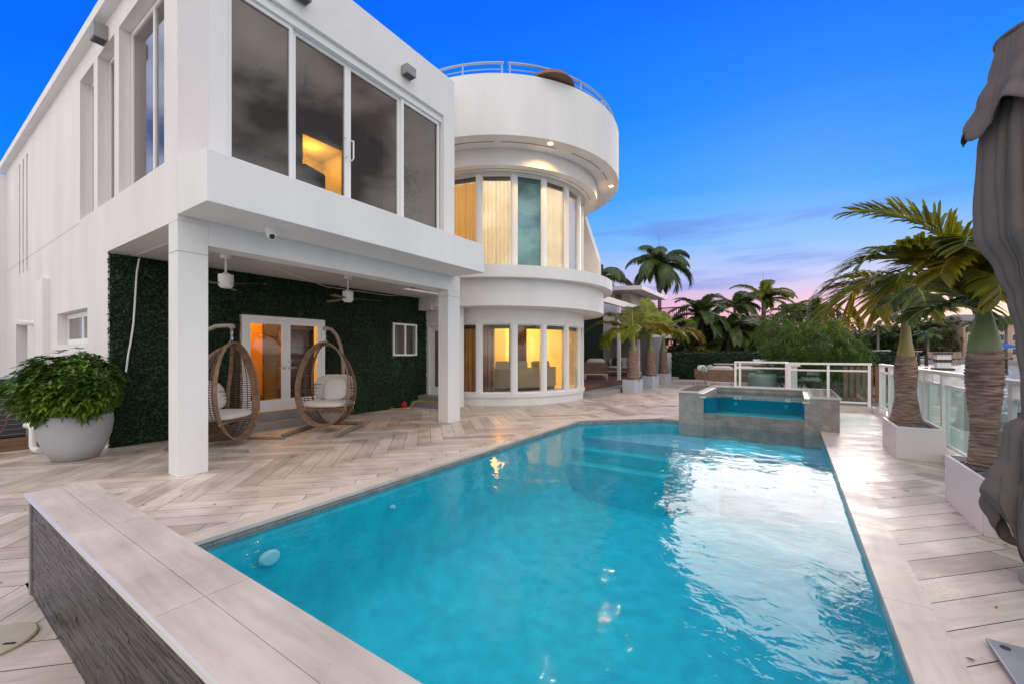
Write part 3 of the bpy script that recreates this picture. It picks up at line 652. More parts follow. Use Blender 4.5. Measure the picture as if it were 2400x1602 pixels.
dr.location.x += .07; b = MB().box((-8.38, 3.35, .0), (-7.95, 5.5, .14)).box((-8.38, 3.5, .1405), (-8.2, 5.4, .28)); b.build('door_step', M['concrete'], V)
wdo = MB().wall('x', -8.46, -8.41, 7.12, 7.92, 1.34, 2.16, [(7.16, 7.50, 1.38, 2.12), (7.54, 7.88, 1.38, 2.12)]).build('window', M['frame'], V)
MB().box((-8.45, 7.15, 1.37), (-8.445, 7.89, 2.13)).build('pane', M['glass'], wdo)
wdo.location.x += .07; MB().box((-8.60, 7.1, 1.3), (-8.59, 7.95, 2.2)).build('blind', M['curtain'], wdo)
# --- side entrance wall and steps by the tower
MB().wall('y', 8.30, 8.5, -8.75, -7.2, 0, 2.9, [(-8.32, -7.45, .28, 2.2)]).build('entrance_wall', M['stucco'], V)
d_ = MB().wall('y', 8.28, 8.34, -8.34, -7.43, .28, 2.22, [(-8.26, -7.51, .2, 2.14)]).build('door_frame', M['frame'], V)
MB().box((-8.26, 8.36, .28), (-7.51, 8.39, 2.14)).build('entrance_door', M['frame'], V)
MB().box((-8.10, 8.35, .5), (-7.68, 8.357, 2.0)).build('door_glass', M['curtain'], V)
MB().box((-8.435, 7.72, 0), (-7.25, 8.28, .14)).box((-8.43, 7.98, .1405), (-7.42, 8.28, .28)).build('entrance_step', M['concrete'], V)
MB().box((-8.43, 8.0, 2.55), (-7.9, 8.26, 2.70)).build('door_hood', M['stucco'], V)
# --- round tower
TC = (-8.1, 11.4); A0, A1 = -100, 60
MB().arc(TC, 1.6, 2.76, 0, .22, A0, A1).arc(TC, 1.6, 2.80, .2201, .305, A0, A1).build('plinth', M['stucco'], V, smooth=30)
MB().arc(TC, 2.55, 2.77, 2.19, 2.62, A0, A1).build('lower_fascia', M['stucco'], V, smooth=30)
MB().arc(TC, .5, 3.39, 2.60, 3.28, A0, 80, 64).build('balcony_band', M['stucco'], V, smooth=30)
MB().arc(TC, .5, 3.66, 3.28, 3.58, A0, 85, 64).build('balcony_slab', M['stucco'], V, smooth=30)
MB().arc(TC, .5, 2.78, 3.58, 3.72, A0, A1).build('upper_plinth', M['stucco'], V, smooth=30)
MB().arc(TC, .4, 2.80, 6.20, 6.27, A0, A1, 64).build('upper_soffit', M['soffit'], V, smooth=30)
MB().arc(TC, 2.6, 3.18, 6.25, 6.80, A0, 70, 64).build('upper_fascia', M['stucco'], V, smooth=30)
MB().arc(TC, .4, 3.85, 6.68, 8.17, A0-20, 100, 80).build('roof_drum', M['stucco'], V, smooth=30)
b = MB()
for a0, a1 in ((-74, -57), (-54, -30), (-22, 0), (4, 14)): b.arc(TC, 3.5, 3.53, 6.672, 6.679, a0, a1, 14)
for a0, a1 in ((-84, -20), (-18, 4), (6, 20)): b.arc(TC, 2.95, 2.965, 6.242, 6.249, a0, a1, 20)
b.build('vent_slot', M['grey'], V)
posts = [-103.4, -84.9, -66.3, -46.4, -27.9, -9.4, 8.6, 26.5, 44.5]
def pol(a, r): return (TC[0]+r*math.cos(R(a)), TC[1]+r*math.sin(R(a)))
def tower_windows(z0, z1, r, pane):
    for i in range(len(posts)-1):
        a0, a1 = posts[i]+1.55, posts[i+1]-1.55
        p0, p1 = Vector((*pol(a0, r), 0)), Vector((*pol(a1, r), 0)); d = (p1-p0); ln = d.length; d.normalize(); ang = math.atan2(d.y, d.x)
        c_ = (p0+p1)/2
        f = MB().wall('y', -.03, .03, -ln/2, ln/2, z0, z1, [(-ln/2+.02, ln/2-.02, z0+.05, z1-.03)])
        m_ = Matrix.Translation((c_.x, c_.y, 0)) @ Matrix.Rotation(ang, 4, 'Z'); f.xf(m_)
        o = f.build('window', M['frame'], V)
        q = MB().box((-ln/2+.02, -.004, z0+.045), (ln/2-.02, .004, z1-.025)).xf(m_); q.build('pane', pane[i] if isinstance(pane, list) else pane, o)
        b_ = MB().box((-ln/2+.025, .05, z1-.13), (ln/2-.025, .09, z1-.02)).xf(m_); b_.build('blind_box', M['darkgrey'], o)
    for a in posts:
        x, y = pol(a, r-.02); b_ = MB().obox((x, y, (z0+z1)/2), (.15, .15, z1-z0), R(a)).obox((x+.08*math.cos(R(a)), y+.08*math.sin(R(a)), (z0+z1)/2), (.02, .07, z1-z0), R(a)); b_.build('mullion', M['frame'], V)
tower_windows(.306, 2.19, 2.70, M['glass'])
M['glass_sky'] = glass('solar control glass', (.8, .84, .84), 2.2, 1.6)
M['glass_skytint'] = glass('teal sky reflection glass', (.12, .22, .23), 4.2, 1.65, 0, (.55, .85, .9))  # sky reflection put into the pane's colour: teal boosted gloss over dark tint
tower_windows(3.721, 6.20, 2.70, [M['glass_sky']]*3+[M['glass_skytint']]+[M['glass_sky']]*5)
MB().arc(TC, 2.45, 2.68, 0, 2.6, 46, 120).arc(TC, 2.45, 2.68, 3.58, 6.2, 46, 120).build('rear_tower_wall', M['stucco'], V, smooth=30)
# tower interior
MB().arc(TC, .0, 2.5, .25, .304, A0-60, A1+60).box((-11.6, 8.52, .25), (-8.1, 14, .303)).build('tower_floor', M['room_floor'], V)
MB().box((-11.9, 8.5, .28), (-11.6, 14.5, 2.6)).box((-11.6, 14, .28), (-7, 14.3, 2.6)).build('living_wall', M['room'], V)
MB().box((-10.4, 8.5, 3.58), (-10.2, 14.3, 6.2)).box((-10.2, 14.0, 3.58), (-7, 14.3, 6.2)).build('tower_back_wall', M['room'], V)
MB().wall('y', 8.52, 8.56, -11.6, -8.6, .28, 2.6).build('living_side_wall', M['room'], V)
lamp('living_light', (-9.0, 12.2, 2.3), .25, 160, WARM, 'POINT'); lamp('living_light', (-10.8, 10.4, 2.3), .25, 480, (1, .48, .012), 'POINT')
lamp('upper_light', (-8.9, 10.6, 5.8), .3, 330, (1, .64, .28), 'POINT'); lamp('upper_light', (-8.2, 12.4, 5.6), .3, 260, (1, .70, .36), 'POINT')
def curtain(a0, a1, r, z0, z1, m, label, amp=.05, per=2.6):
    n = int(abs(a1-a0)*5); vs = []
    for i in range(n+1):
        a = a0+(a1-a0)*i/n; rr_ = r+amp*math.sin(a*2*PI/per)+amp*.5*math.sin(a*2*PI/per*.37+1)
        for z in (z0, z1): vs.append((*pol(a, rr_), z))
    o = MB().add(vs, [(2*i, 2*i+2, 2*i+3, 2*i+1) for i in range(n)]).build('curtain', m, None, smooth=True)
    return tag(o, label, 'curtain')
curtain(-100, -67, 2.5, .31, 2.12, M['curtain'], 'taupe curtain drawn across the leftmost lower tower window')
curtain(-67, -58, 2.45, .31, 2.12, M['curtain'], 'taupe curtain gathered at the left edge of the second lower tower window')
curtain(-45, -27, 1.7, .31, 2.12, M['curtain'], 'brown curtain hanging far inside behind the long sofa')
curtain(-102, -67, 2.45, 3.73, 6.12, M['amber'], 'amber lit sheer curtain in the upper tower window nearest the bedroom')
curtain(-66, -47, 2.45, 3.73, 6.12, M['sheer'], 'cream sheer curtain left of the blank teal upper tower pane')
curtain(-27.5, -9.5, 2.45, 3.73, 6.12, M['sheer'], 'cream sheer curtain right of the blank teal upper tower pane')
curtain(-9, 40, 2.45, 3.73, 6.12, M['sheer'], 'narrow cream sheer curtain at the far right of the upper tower')
sf = thing('curved_sofa', 'long curved beige sofa seen from behind inside the lower tower', 'sofa', (*pol(-30, 1.6), .3))
MB().arc(TC, 1.75, 1.98, .40, .98, -70, 8, 40).arc(TC, 1.15, 1.75, .40, .70, -70, 8, 40).build('body', M['sofa'], sf, smooth=30); MB().arc(TC, 1.2, 1.95, .31, .40, -69, 7, 30).build('base', M['wood_dark'], sf, smooth=30)
for a in (-52, -33, -12, 2):
    x, y = pol(a, 1.7); MB().obox((x, y, 1.0), (.16, .42, .34), R(a), 0, R(-12)).build('back_pillow', M['sofa'], sf, bevel=.05)
t = thing('kitchen_island', 'pale kitchen island with stools seen inside the second lower tower window', 'island', (-10.2, 10.6, .3)); MB().box((-10.9, 9.8, .304), (-10.2, 11.6, 1.2)).build('counter', M['room'], t); MB().box((-10.95, 9.75, 1.2), (-10.1, 11.7, 1.25)).build('top', M['stucco'], t)
for y in (10.1, 10.6, 11.1): MB().box((-9.9, y-.18, .9), (-9.6, y+.18, 1.35)).build('stool_back', M['wood_dark'], t)
t = thing('wall_cabinet', 'dark wall cabinet with oven inside the lower tower', 'cabinet', (-11.5, 12.6, .3)); MB().box((-11.59, 12.0, .304), (-11.1, 13.9, 2.3)).build('carcass', M['wood_dark'], t); MB().box((-11.09, 12.3, 1.1), (-11.08, 13.0, 1.6)).build('oven_door', M['black'], t)
t = thing('tall_cupboard', 'tall wooden cupboard seen through the left french door', 'cupboard', (-10.6, 4.9, .28)); MB().box((-11.0, 4.55, .281), (-10.6, 5.1, 2.5)).build('carcass', M['wood_dark'], t); MB().box((-10.598, 4.6, .4), (-10.59, 5.05, 2.3)).build('door', mat('amber wood', (.4, .2, .06), .4), t)
t = thing('shelf_unit', 'dark shelf unit seen through the right french door', 'shelf', (-10.4, 6.0, .28))
b = MB().box((-10.8, 5.5, .281), (-10.75, 7.2, 2.5))
for z in (.45, .8, 1.2, 1.6, 2.0, 2.4): b.box((-10.75, 5.5, z), (-10.35, 7.2, z+.03))
b.box((-10.75, 5.5, .45), (-10.35, 5.53, 2.43)).box((-10.75, 6.3, .45), (-10.35, 6.33, 2.43)); b.build('shelves', M['wood_dark'], t)
t = thing('television', 'black television on the bedroom wall behind the left sliding window', 'television', (-7.5, 3.6, 4.3)); MB().box((-7.59, 3.05, 4.15), (-7.52, 4.15, 4.80)).build('panel', M['black'], t)
t = thing('office_chair', 'dark high backed chair in the bedroom behind the second sliding window', 'chair', (-6.6, 4.1, 3.47)); MB().obox((-6.75, 4.05, 4.15), (.08, .5, .75), .3).build('backrest', M['navy'], t, bevel=.04); MB().box((-6.7, 3.8, 3.9), (-6.25, 4.3, 3.98)).build('seat', M['navy'], t, bevel=.03); MB().tube([(-6.5, 4.05, 3.47), (-6.5, 4.05, 3.9)], .03, 8).build('stem', M['black'], t)
bf = thing('ceiling_fan', 'dark three bladed ceiling fan inside the upper bedroom', 'fan', (-6.75, 3.9, 6.2))
MB().tube([(-6.75, 3.9, 5.75), (-6.75, 3.9, 6.2)], .02, 8).build('downrod', M['darkgrey'], bf); MB().lathe([(.05, 5.62), (.13, 5.66), (.12, 5.75), (.05, 5.82)], (-6.75, 3.9), 20).build('motor', M['darkgrey'], bf, smooth=True)
for k in range(3): MB().obox((-6.75+.42*math.cos(k*2.094+.6), 3.9+.42*math.sin(k*2.094+.6), 5.70), (.66, .13, .015), k*2.094+.6, R(12)).build('blade', M['darkgrey'], bf)
hp = thing('potted_plant', 'leafy plant in a white pot behind the right sliding window', 'plant', (-6.35, 5.75, 3.47)); MB().lathe([(.13, 3.471), (.18, 3.95), (.165, 3.95), (.12, 3.9)], (-6.35, 5.75), 20).build('pot', M['white'], hp, smooth=30)
# rear sloped wing and roof railing
b = MB().add([(-8, 14.6, 3.4), (-5.95, 14.6, 3.4), (-5.93, 14.6, 4.4), (-5.93, 14.6, 4.85), (-6.5, 14.6, 6.6), (-8, 14.6, 6.7), (-8, 14.9, 3.4), (-5.95, 14.9, 3.4), (-5.93, 14.9, 4.4), (-5.93, 14.9, 4.85), (-6.5, 14.9, 6.6), (-8, 14.9, 6.7)], [(0, 1, 2, 3, 4, 5), (11, 10, 9, 8, 7, 6)]+[(i, (i+1) % 6+0, 6+(i+1) % 6, 6+i) for i in range(6)])
b.build('rear_wing', M['stucco'], V)
rail = MB(); 
for a0, a1 in ((-100, -53), (-51.5, -3), (-1.5, 40)):
    for z, r_ in ((8.52, .03), (8.36, .012)): rail.tube([(*pol(a0+(a1-a0)*i/16, 3.7), z) for i in range(17)], r_, 6)
    for k in range(4):
        a = a0+.8+(a1-a0-1.6)*k/3; rail.tube([(*pol(a, 3.7), 8.1), (*pol(a, 3.7), 8.52)], .022, 6)
rail.build('roof_railing', mat('blue grey rail', (.36, .42, .52), .4), V)
# ================================================================== small fixtures
def wall_lamp(loc, n, label):     # box sconce, n = wall normal axis
    t = thing('wall_lamp', label, 'wall lamp', loc, 'square grey wall lamps')
    x, y, z = loc
    if n == 'x': MB().box((x, y-.11, z-.08), (x+.16, y+.11, z+.08)).build('housing', M['grey'], t, bevel=.006); MB().box((x+.03, y-.09, z-.083), (x+.14, y+.09, z-.0805)).build('lens', M['darkgrey'], t)
    else: MB().box((x-.11, y-.16, z-.11), (x+.11, y, z+.11)).build('housing', M['grey'], t, bevel=.006); MB().box((x-.09, y-.14, z-.114), (x+.09, y-.02, z-.1105)).build('lens', M['darkgrey'], t)
wall_lamp((FX, 5.18, 6.40), 'x', 'grey box lamp above the right sliding windows of the upper front wall')
wall_lamp((FX, 3.22, 6.40), 'x', 'grey box lamp on the upper front wall cut by the top of the photo')
wall_lamp((-8.48, SY, 5.98+.12), 'y', 'grey box lamp under the eave of the pinkish side wall')
t = thing('security_camera', 'white dome security camera under the projecting slab', 'camera', (-5.4, 2.68, 2.96))
MB().lathe([(.07, 2.90), (.075, 2.94), (.075, 2.959)], c=(-5.4, 2.68), n=24).build('base', M['white'], t, smooth=30)
MB().ball((-5.4, 2.68, 2.875), .062, 18, 12).build('dome', M['white'], t, smooth=True)
MB().ball((-5.362, 2.67, 2.845), .033, 12, 8).build('lens', M['black'], t, smooth=True)
def spot(a, r, label):
    x, y = pol(a, r); t = thing('downlight', label, 'downlight', (x, y, 6.68), 'lit downlights under the tower roof')
    MB().lathe([(.075, 6.665), (.07, 6.679)], c=(x, y), n=20, cap=False).build('trim', M['white'], t)
    b = MB().disc((x, y), .062, 6.668, 20, True); b.build('lens', M['lit'], t)
    l = lamp('downlight_bulb', (x, y, 6.64), .05, 125, (1, .55, .17), 'SPOT', (0, 0, 0), R(150)); l.parent = t; l.location = (0, 0, -.04)
spot(-34.4, 3.70, 'glowing downlight at the middle of the tower roof overhang')
spot(22, 3.62, 'glowing downlight at the right end of the tower roof overhang')
# wires on the porch
t = MB().tube([(-8.33, 2.17, 2.85), (-8.325, 2.14, 2.62), (-8.325, 2.115, 2.1), (-8.32, 2.10, 1.84), (-8.32, 2.07, 1.58), (-8.32, 2.04, 1.38), (-8.32, 2.015, 1.12)], .012, 6).build('white_cable', M['white'], smooth=True)
tag(t, 'white cord hanging down the leaf wall above the bowl planter', 'cord')
t = MB().tube([(-6.2, 2.5, 2.865), (-7.2, 3.6, 2.83), (-8.2, 5.2, 2.80), (-8.3, 7.0, 2.82), (-6.2, 6.5, 2.70)], .006, 5).build('string_cable', M['white'], smooth=True)
tag(t, 'thin white cable strung under the porch ceiling', 'cable')
t = thing('wall_outlet', 'small white outlet cover on the leaf wall right of the egg chairs', 'outlet', (-8.40, 5.85, .62)); MB().box((-8.425, 5.82, .58), (-8.395, 5.88, .69)).build('cover', M['white'], t)
# ceiling fans
def fan(loc, label, rz):
    t = thing('ceiling_fan', label, 'fan', (0, 0, 0), 'porch ceiling fans')
    MB().lathe([(.07, -.06), (.075, -.02), (.075, 0)], n=20).build('canopy', M['white'], t, smooth=30)
    MB().tube([(0, 0, -.06), (0, 0, -.28)], .016, 8).build('downrod', M['white'], t)
    MB().lathe([(.095, -.47), (.10, -.46), (.10, -.30), (.05, -.285), (.03, -.27)], n=28).build('motor', M['white'], t, smooth=30)
    MB().lathe([(.0, -.505), (.07, -.50), (.085, -.472)], n=24, cap=False).build('light_lens', M['white'], t, smooth=True)
    for k in range(3):
        a = k*2*PI/3; m_ = Matrix.Rotation(a, 4, 'Z')
        b = MB().add([(.09, -.03, -.44), (.62, -.06, -.45), (.66, 0, -.45), (.62, .06, -.43), (.09, .03, -.425)], [(0, 1, 2, 3, 4)]); b.add([v+Vector((0, 0, -.008)) for v in b.v], [(4, 3, 2, 1, 0)]); b.xf(m_); b.build('blade', M['fanwood'], t)
    t.location = loc; t.rotation_euler = (0, 0, rz); return t
M['fanwood'] = mat('fan blade wood', (.24, .19, .12), .5)
fan((-7.1, 2.86, 2.878), 'white ceiling fan nearest the left column', .5); fan((-7.1, 4.95, 2.878), 'white ceiling fan in the middle of the porch', 1.05)
# ------------------------------------------------------------------ egg chairs
def egg(label):
    t = thing('hanging_egg_chair', label, 'egg chair', (0, 0, 0), 'hanging egg chairs on the porch')
    MB().tube([(.55, .45, .035), (-.55, .45, .035), (-.68, .40, .035), (-.74, .28, .035), (-.76, 0, .035), (-.74, -.28, .035), (-.68, -.40, .035), (-.55, -.45, .035), (.55, -.45, .035)], .033, 10).build('base', M['stand_base'], t, smooth=30)
    pp = [(-.76, 0, .03), (-.78, 0, .5), (-.79, 0, 1.0), (-.76, 0, 1.3), (-.66, 0, 1.55), (-.48, 0, 1.74), (-.25, 0, 1.84), (-.05, 0, 1.85), (0, 0, 1.84)]
    MB().tube(pp, .032, 10).ball((.0, 0, 1.835), .045).build('pole', M['stand'], t, smooth=True)
    b = MB()
    for k, (z, o) in enumerate(((1.79, 0), (1.745, 1), (1.70, 0), (1.655, 1))):
        b.tube([(.016*math.sin(q*PI/4)*o, .016*math.sin(q*PI/4)*(1-o), z+.028*math.cos(q*PI/4)) for q in range(8)], .005, 5, closed=True)
    for s_ in (-1, 1): b.tube([(0, 0, 1.655), (-.02, .04*s_, 1.58)], .006, 5)
    b.build('chain', M['silver'], t)
    ZC, HH, WW = .855, .725, .455
    def S(s_, a, ext=0):   # a: 0 top .. 2pi ; s: 0 front .. 1 rear
        ca, sa = math.cos(a), math.sin(a)
        w_ = WW*(1+.10*math.sin(PI*s_)-.10*s_)*(1-.13*ca); g_ = max(0, (1-ca)/2)**.55
        zz = ZC+(HH+ext)*ca*(1-.05*s_*(1 if ca > 0 else -1.2))
        return Vector((.12*(1-ca)*.5+.02-.60*s_*g_*(1-.25*(ca < 0)*abs(ca)), (w_+ext)*sa, zz))
    nn = 64
    def ring(s_, ext, r_, mb, dx=0): mb.tube([S(s_, 2*PI*q/nn, ext)+Vector((dx, 0, 0)) for q in range(nn)], r_, 6, closed=True)
    b = MB()
    for k in range(5): ring(0, .016*math.cos(k*PI/4-.0), .0125, b, -.022*k+.03)
    b.build('front_rim', M['wicker'], t, smooth=True)
    b = MB()
    for k in range(3): ring(1, -.004, .011, b, -.02*k)
    b.build('rear_rim', M['wicker'], t, smooth=True)
    b = MB()
    for s_ in (.2, .4, .6, .8): ring(s_, 0, .0065, b)
    for q in range(110):
        a = R(22)+(2*PI-R(44))*q/109
        b.tube([S(s_, a) for s_ in (0, .2, .4, .6, .8, 1)], .006, 4, cap=False)
    b.build('weave', M['wicker_dark'], t)
    b = MB()
    for q in range(9):
        z = .34+q*.06; a = math.acos(max(-1, min(1, (z-ZC)/HH)))
        p0, p1 = S(.95, a), S(.95, 2*PI-a); mid = (p0+p1)/2+Vector((-.14, 0, 0))
        b.tube([p0, p0.lerp(mid, .55)+Vector((-.03, 0, 0)), mid, p1.lerp(mid, .55)+Vector((-.03, 0, 0)), p1], .006, 4, cap=False)
    for y in (-.3, -.2, -.1, 0, .1, .2, .3): b.tube([(-.50-.12*(1-(y/.35)**2), y, .25), (-.55-.14*(1-(y/.35)**2), y, .85)], .006, 4)
    b.build('back_weave', M['wicker_dark'], t)
    b = MB()
    for dz in (0, .024): b.tube([(.09-.05*math.cos(y*6), y, .40+dz) for y in [-.44+.88*i/10 for i in range(11)]], .013, 6)
    b.build('seat_bar', M['wicker'], t, smooth=True)
    def pad(mb, c, sx, sy, sz, n=20, m=10, e=.5):
        vs = []; fs = []
        for i in range(m+1):
            tt = -PI/2+PI*i/m
            for k in range(n):
                p_ = 2*PI*k/n; f_ = lambda v, ee: math.copysign(abs(v)**ee, v)
                vs.append((c[0]+sx*f_(math.cos(tt), e)*f_(math.cos(p_), .7), c[1]+sy*f_(math.cos(tt), e)*f_(math.sin(p_), .7), c[2]+sz*f_(math.sin(tt), .7)))
        for i in range(m):
            for k in range(n): fs.append((i*n+k, i*n+(k+1) % n, (i+1)*n+(k+1) % n, (i+1)*n+k))
        return mb.add(vs, fs)
    pad(MB(), (-.17, 0, .49), .33, .43, .06).build('seat_cushion', M['cushion'], t, smooth=True)
    b = pad(MB(), (0, 0, 0), .075, .40, .25, e=.6); b.xf(Matrix.Translation((-.47, 0, .76)) @ Matrix.Rotation(R(-14), 4, 'Y'))
    for i, v in enumerate(b.v): b.v[i] = Vector((v.x+.35*v.y*v.y*1.2, v.y, v.z))
    b.build('back_cushion', M['cushion'], t, smooth=True)
    return t, pad
e2, pad = egg('hanging egg chair facing the pool with a square pillow, right of the two')
e1 = copy_tree(e2); tag(e1, 'hanging egg chair partly hidden behind the left column')
def place(o, x, y, z, rz): o.location = (x, y, z); o.rotation_euler = (0, 0, rz)
place(e2, -6.95, 4.38, 0, R(-57)); place(e1, -7.12, 2.95, -.03, R(32))
b = pad(MB(), (0, 0, 0), .07, .21, .21, e=.45); b.xf(Matrix.Translation((-6.95, 4.38, 0)) @ Matrix.Rotation(R(-57), 4, 'Z') @ Matrix.Translation((-.27, .07, .735)) @ Matrix.Rotation(R(-22), 4, 'Y') @ Matrix.Rotation(R(6), 4, 'X'))
tag(b.build('pillow', M['cushion'], smooth=True), 'off white square pillow leaning in the right egg chair', 'pillow')
# ------------------------------------------------------------------ left: bowl planter, air conditioner, clutter
BX, BY = -7.97, 1.42
bp_ = thing('bowl_planter', 'big grey round bowl planter at the corner of the leaf wall', 'planter', (BX, BY, 0))
MB().lathe([(.195, 0), (.225, .01), (.30, .15), (.355, .32), (.375, .48), (.37, .58), (.36, .595), (.34, .58), (.33, .5)], (BX, BY), 48).build('bowl', M['bowl'], bp_, smooth=50)
MB().disc((BX, BY), .335, .53, 32).build('soil', M['soil'], bp_)
sh = thing('schefflera_shrub', 'bushy green umbrella leaf shrub growing in the grey bowl planter', 'shrub', (BX, BY, .54))
b = MB()
def lance(mb, base, d, ln, wd, bend=.2, up=Vector((0, 0, 1))):
    d = Vector(d).normalized(); sd_ = d.cross(up)
    if sd_.length < .05: sd_ = Vector((1, 0, 0))
    sd_.normalize(); base = Vector(base); dn = up*(-bend*ln)
    m1 = base+d*ln*.45+dn*.15; e_ = base+d*ln+dn
    mb.add([base, m1+sd_*wd, e_, m1-sd_*wd], [(0, 1, 2, 3)])
def rosette(mb, c, nrm, n, ln, wd, spread=.75):
    nrm = Vector(nrm).normalized(); x = nrm.orthogonal().normalized(); y = nrm.cross(x); o_ = random.uniform(0, 6)
    for k in range(n):
        a = o_+2*PI*k/n; d = (x*math.cos(a)+y*math.sin(a))*spread+nrm*(1-spread)
        lance(mb, c, d, ln*random.uniform(.8, 1.15), wd, .12)
for k in range(1900):
    a = random.uniform(0, 2*PI); u = random.uniform(-.85, 1); rad = random.uniform(.72, 1.0)
    h = math.sqrt(max(0, 1-u*u))
    lump = 1+.16*math.sin(3*a+1)+.14*math.sin(5*a+3*u)+random.choice((0, 0, 0, .14))
    n_ = Vector((h*math.cos(a), h*math.sin(a), u)); c_ = Vector((BX+.13, BY-.02, .95))+Vector((n_.x*.57*lump, n_.y*.54*lump if n_.y < 0 else n_.y*.44, n_.z*.42*(1+.16*math.sin(4*a+1)+.1*math.sin(7*a))))*rad
    if c_.y > 1.77 and c_.x < -8.30: continue
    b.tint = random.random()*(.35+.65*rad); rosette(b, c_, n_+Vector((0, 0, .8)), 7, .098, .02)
b.build('foliage', M['leaf'], sh, tint=True, weld=False)
b = MB()
for k in range(12):
    a = k*PI/6; b.tube([(BX+.1*math.cos(a), BY+.1*math.sin(a), .53), (BX+.3*math.cos(a), BY+.3*math.sin(a), 1.0)], .012, 5)
b.build('stem', M['bark'], sh)
ac = thing('air_conditioner', 'dark grille air conditioner unit behind the bowl planter', 'air conditioner', (-10.1, 1.0, .12))
MB().box((-10.7, .2, .16), (-9.6, 1.2, 1.02)).build('cabinet', M['darkgrey'], ac, bevel=.01)
b = MB()
for k in range(11): b.box((-9.598, .21, .2+k*.075), (-9.585, 1.19, .206+k*.075))
for k in range(4): b.box((-9.599, .2+.327*k, .16), (-9.58, .225+.327*k, 1.02))
b.build('grille', M['grey'], ac); MB().box((-10.75, .15, 1.022), (-9.55, 1.25, 1.07)).build('lid', M['pot'], ac, bevel=.01)
t = MB().box((-11, -.2, .001), (-9.3, 1.42, .06)).box((-11, -.2, .0615), (-9.32, .4, .15)).box((-11, .405, .0615), (-9.32, .9, .15)).box((-11, .905, .0615), (-9.32, 1.41, .15)).build('timber_platform', M['fencewood']); tag(t, 'brown timber platform under the air conditioner', 'platform')
t = MB().tube([(-9.05, 1.12, .38), (-8.95, 1.15, .38), (-8.90, 1.16, .34), (-8.90, 1.16, .10), (-8.86, 1.17, .05), (-8.7, 1.2, .05)], .04, 10).build('drain_pipe', M['white'], smooth=True); tag(t, 'white plastic drain pipe elbow left of the bowl planter', 'pipe')
t = MB().tube([(-9.45, 1.0, .7), (-9.2, .95, .4), (-9.05, .8, .1), (-9.1, .5, .02), (-9.4, .3, .02)], .012, 6).build('garden_hose', mat('dark red hose', (.09, .02, .015), .5), smooth=True); tag(t, 'dark red hose hanging in front of the air conditioner', 'hose')
t = thing('side_wall_light', 'small white tube light on the pinkish side wall', 'wall light', (-14, SY, 2.06)); MB().tube([(-14, SY, 2.06), (-14, SY-.2, 2.06)], .06, 10).build('housing', M['white'], t)
b = MB()
for k in range(26): rosette(b, (-6.35+random.uniform(-.16, .16), 5.75+random.uniform(-.16, .16), random.uniform(4.1, 5.0)), (random.uniform(-1, 1), random.uniform(-1, 1), .6), 6, .17, .035)
b.build('foliage', M['leaf'], hp, tint=True, weld=False); MB().tube([(-6.35, 5.75, 3.9), (-6.33, 5.76, 4.95)], .015, 6).build('stem', M['bark'], hp)
# red bucket and yellow hose by the steps
t = thing('red_bucket', 'small red bucket on the deck beside the entrance steps', 'bucket', (-8.1, 7.2, 0))
MB().lathe([(.05, .0), (.075, .15), (.08, .155), (.07, .15), (.046, .01)], (-8.1, 7.25), 24).build('pail', M['red'], t, smooth=40)
MB().lathe([(.05, .155), (.03, .19), (.0, .2)], (-8.1, 7.25), 16, False).build('nozzle', M['red'], t)
t = MB().tube([(-8.35, 7.05, .02), (-8.15, 7.1, .02), (-7.95, 7.32, .02), (-8.1, 7.45, .02), (-8.2, 7.7, .15), (-8.0, 7.85, .16), (-7.2, 7.75, .16), (-7.0, 8.0, .02)], .012, 6).build('yellow_hose', M['yellow'], smooth=True); tag(t, 'thin yellow hose by the red bucket and the entrance steps', 'hose')
# debris
random.seed(5); b = MB()
for k in range(70):
    x, y = random.choice(((random.uniform(-8, -3.95), random.uniform(1.5, 9)), (random.uniform(-6, -3.9), random.uniform(-.5, 2)), (random.uniform(.68, 1.5), random.uniform(2, 9))))
    s_ = random.uniform(.006, .022); a = random.uniform(0, 6.3); u, v = Vector((math.cos(a), math.sin(a), .15))*s_, Vector((-math.sin(a), math.cos(a), .1))*s_*.45
    c_ = Vector((x, y, .006)); b.tint = random.random(); b.add([c_-u, c_-v, c_+u, c_+v], [(0, 1, 2, 3)])
tag(b.build('leaf_litter', mat('dry leaf bits', (.14, .09, .05), .9, tint=.8), tint=True, weld=False), 'scattered bits of dry leaf on the deck planks', 'leaf litter', kind='stuff')
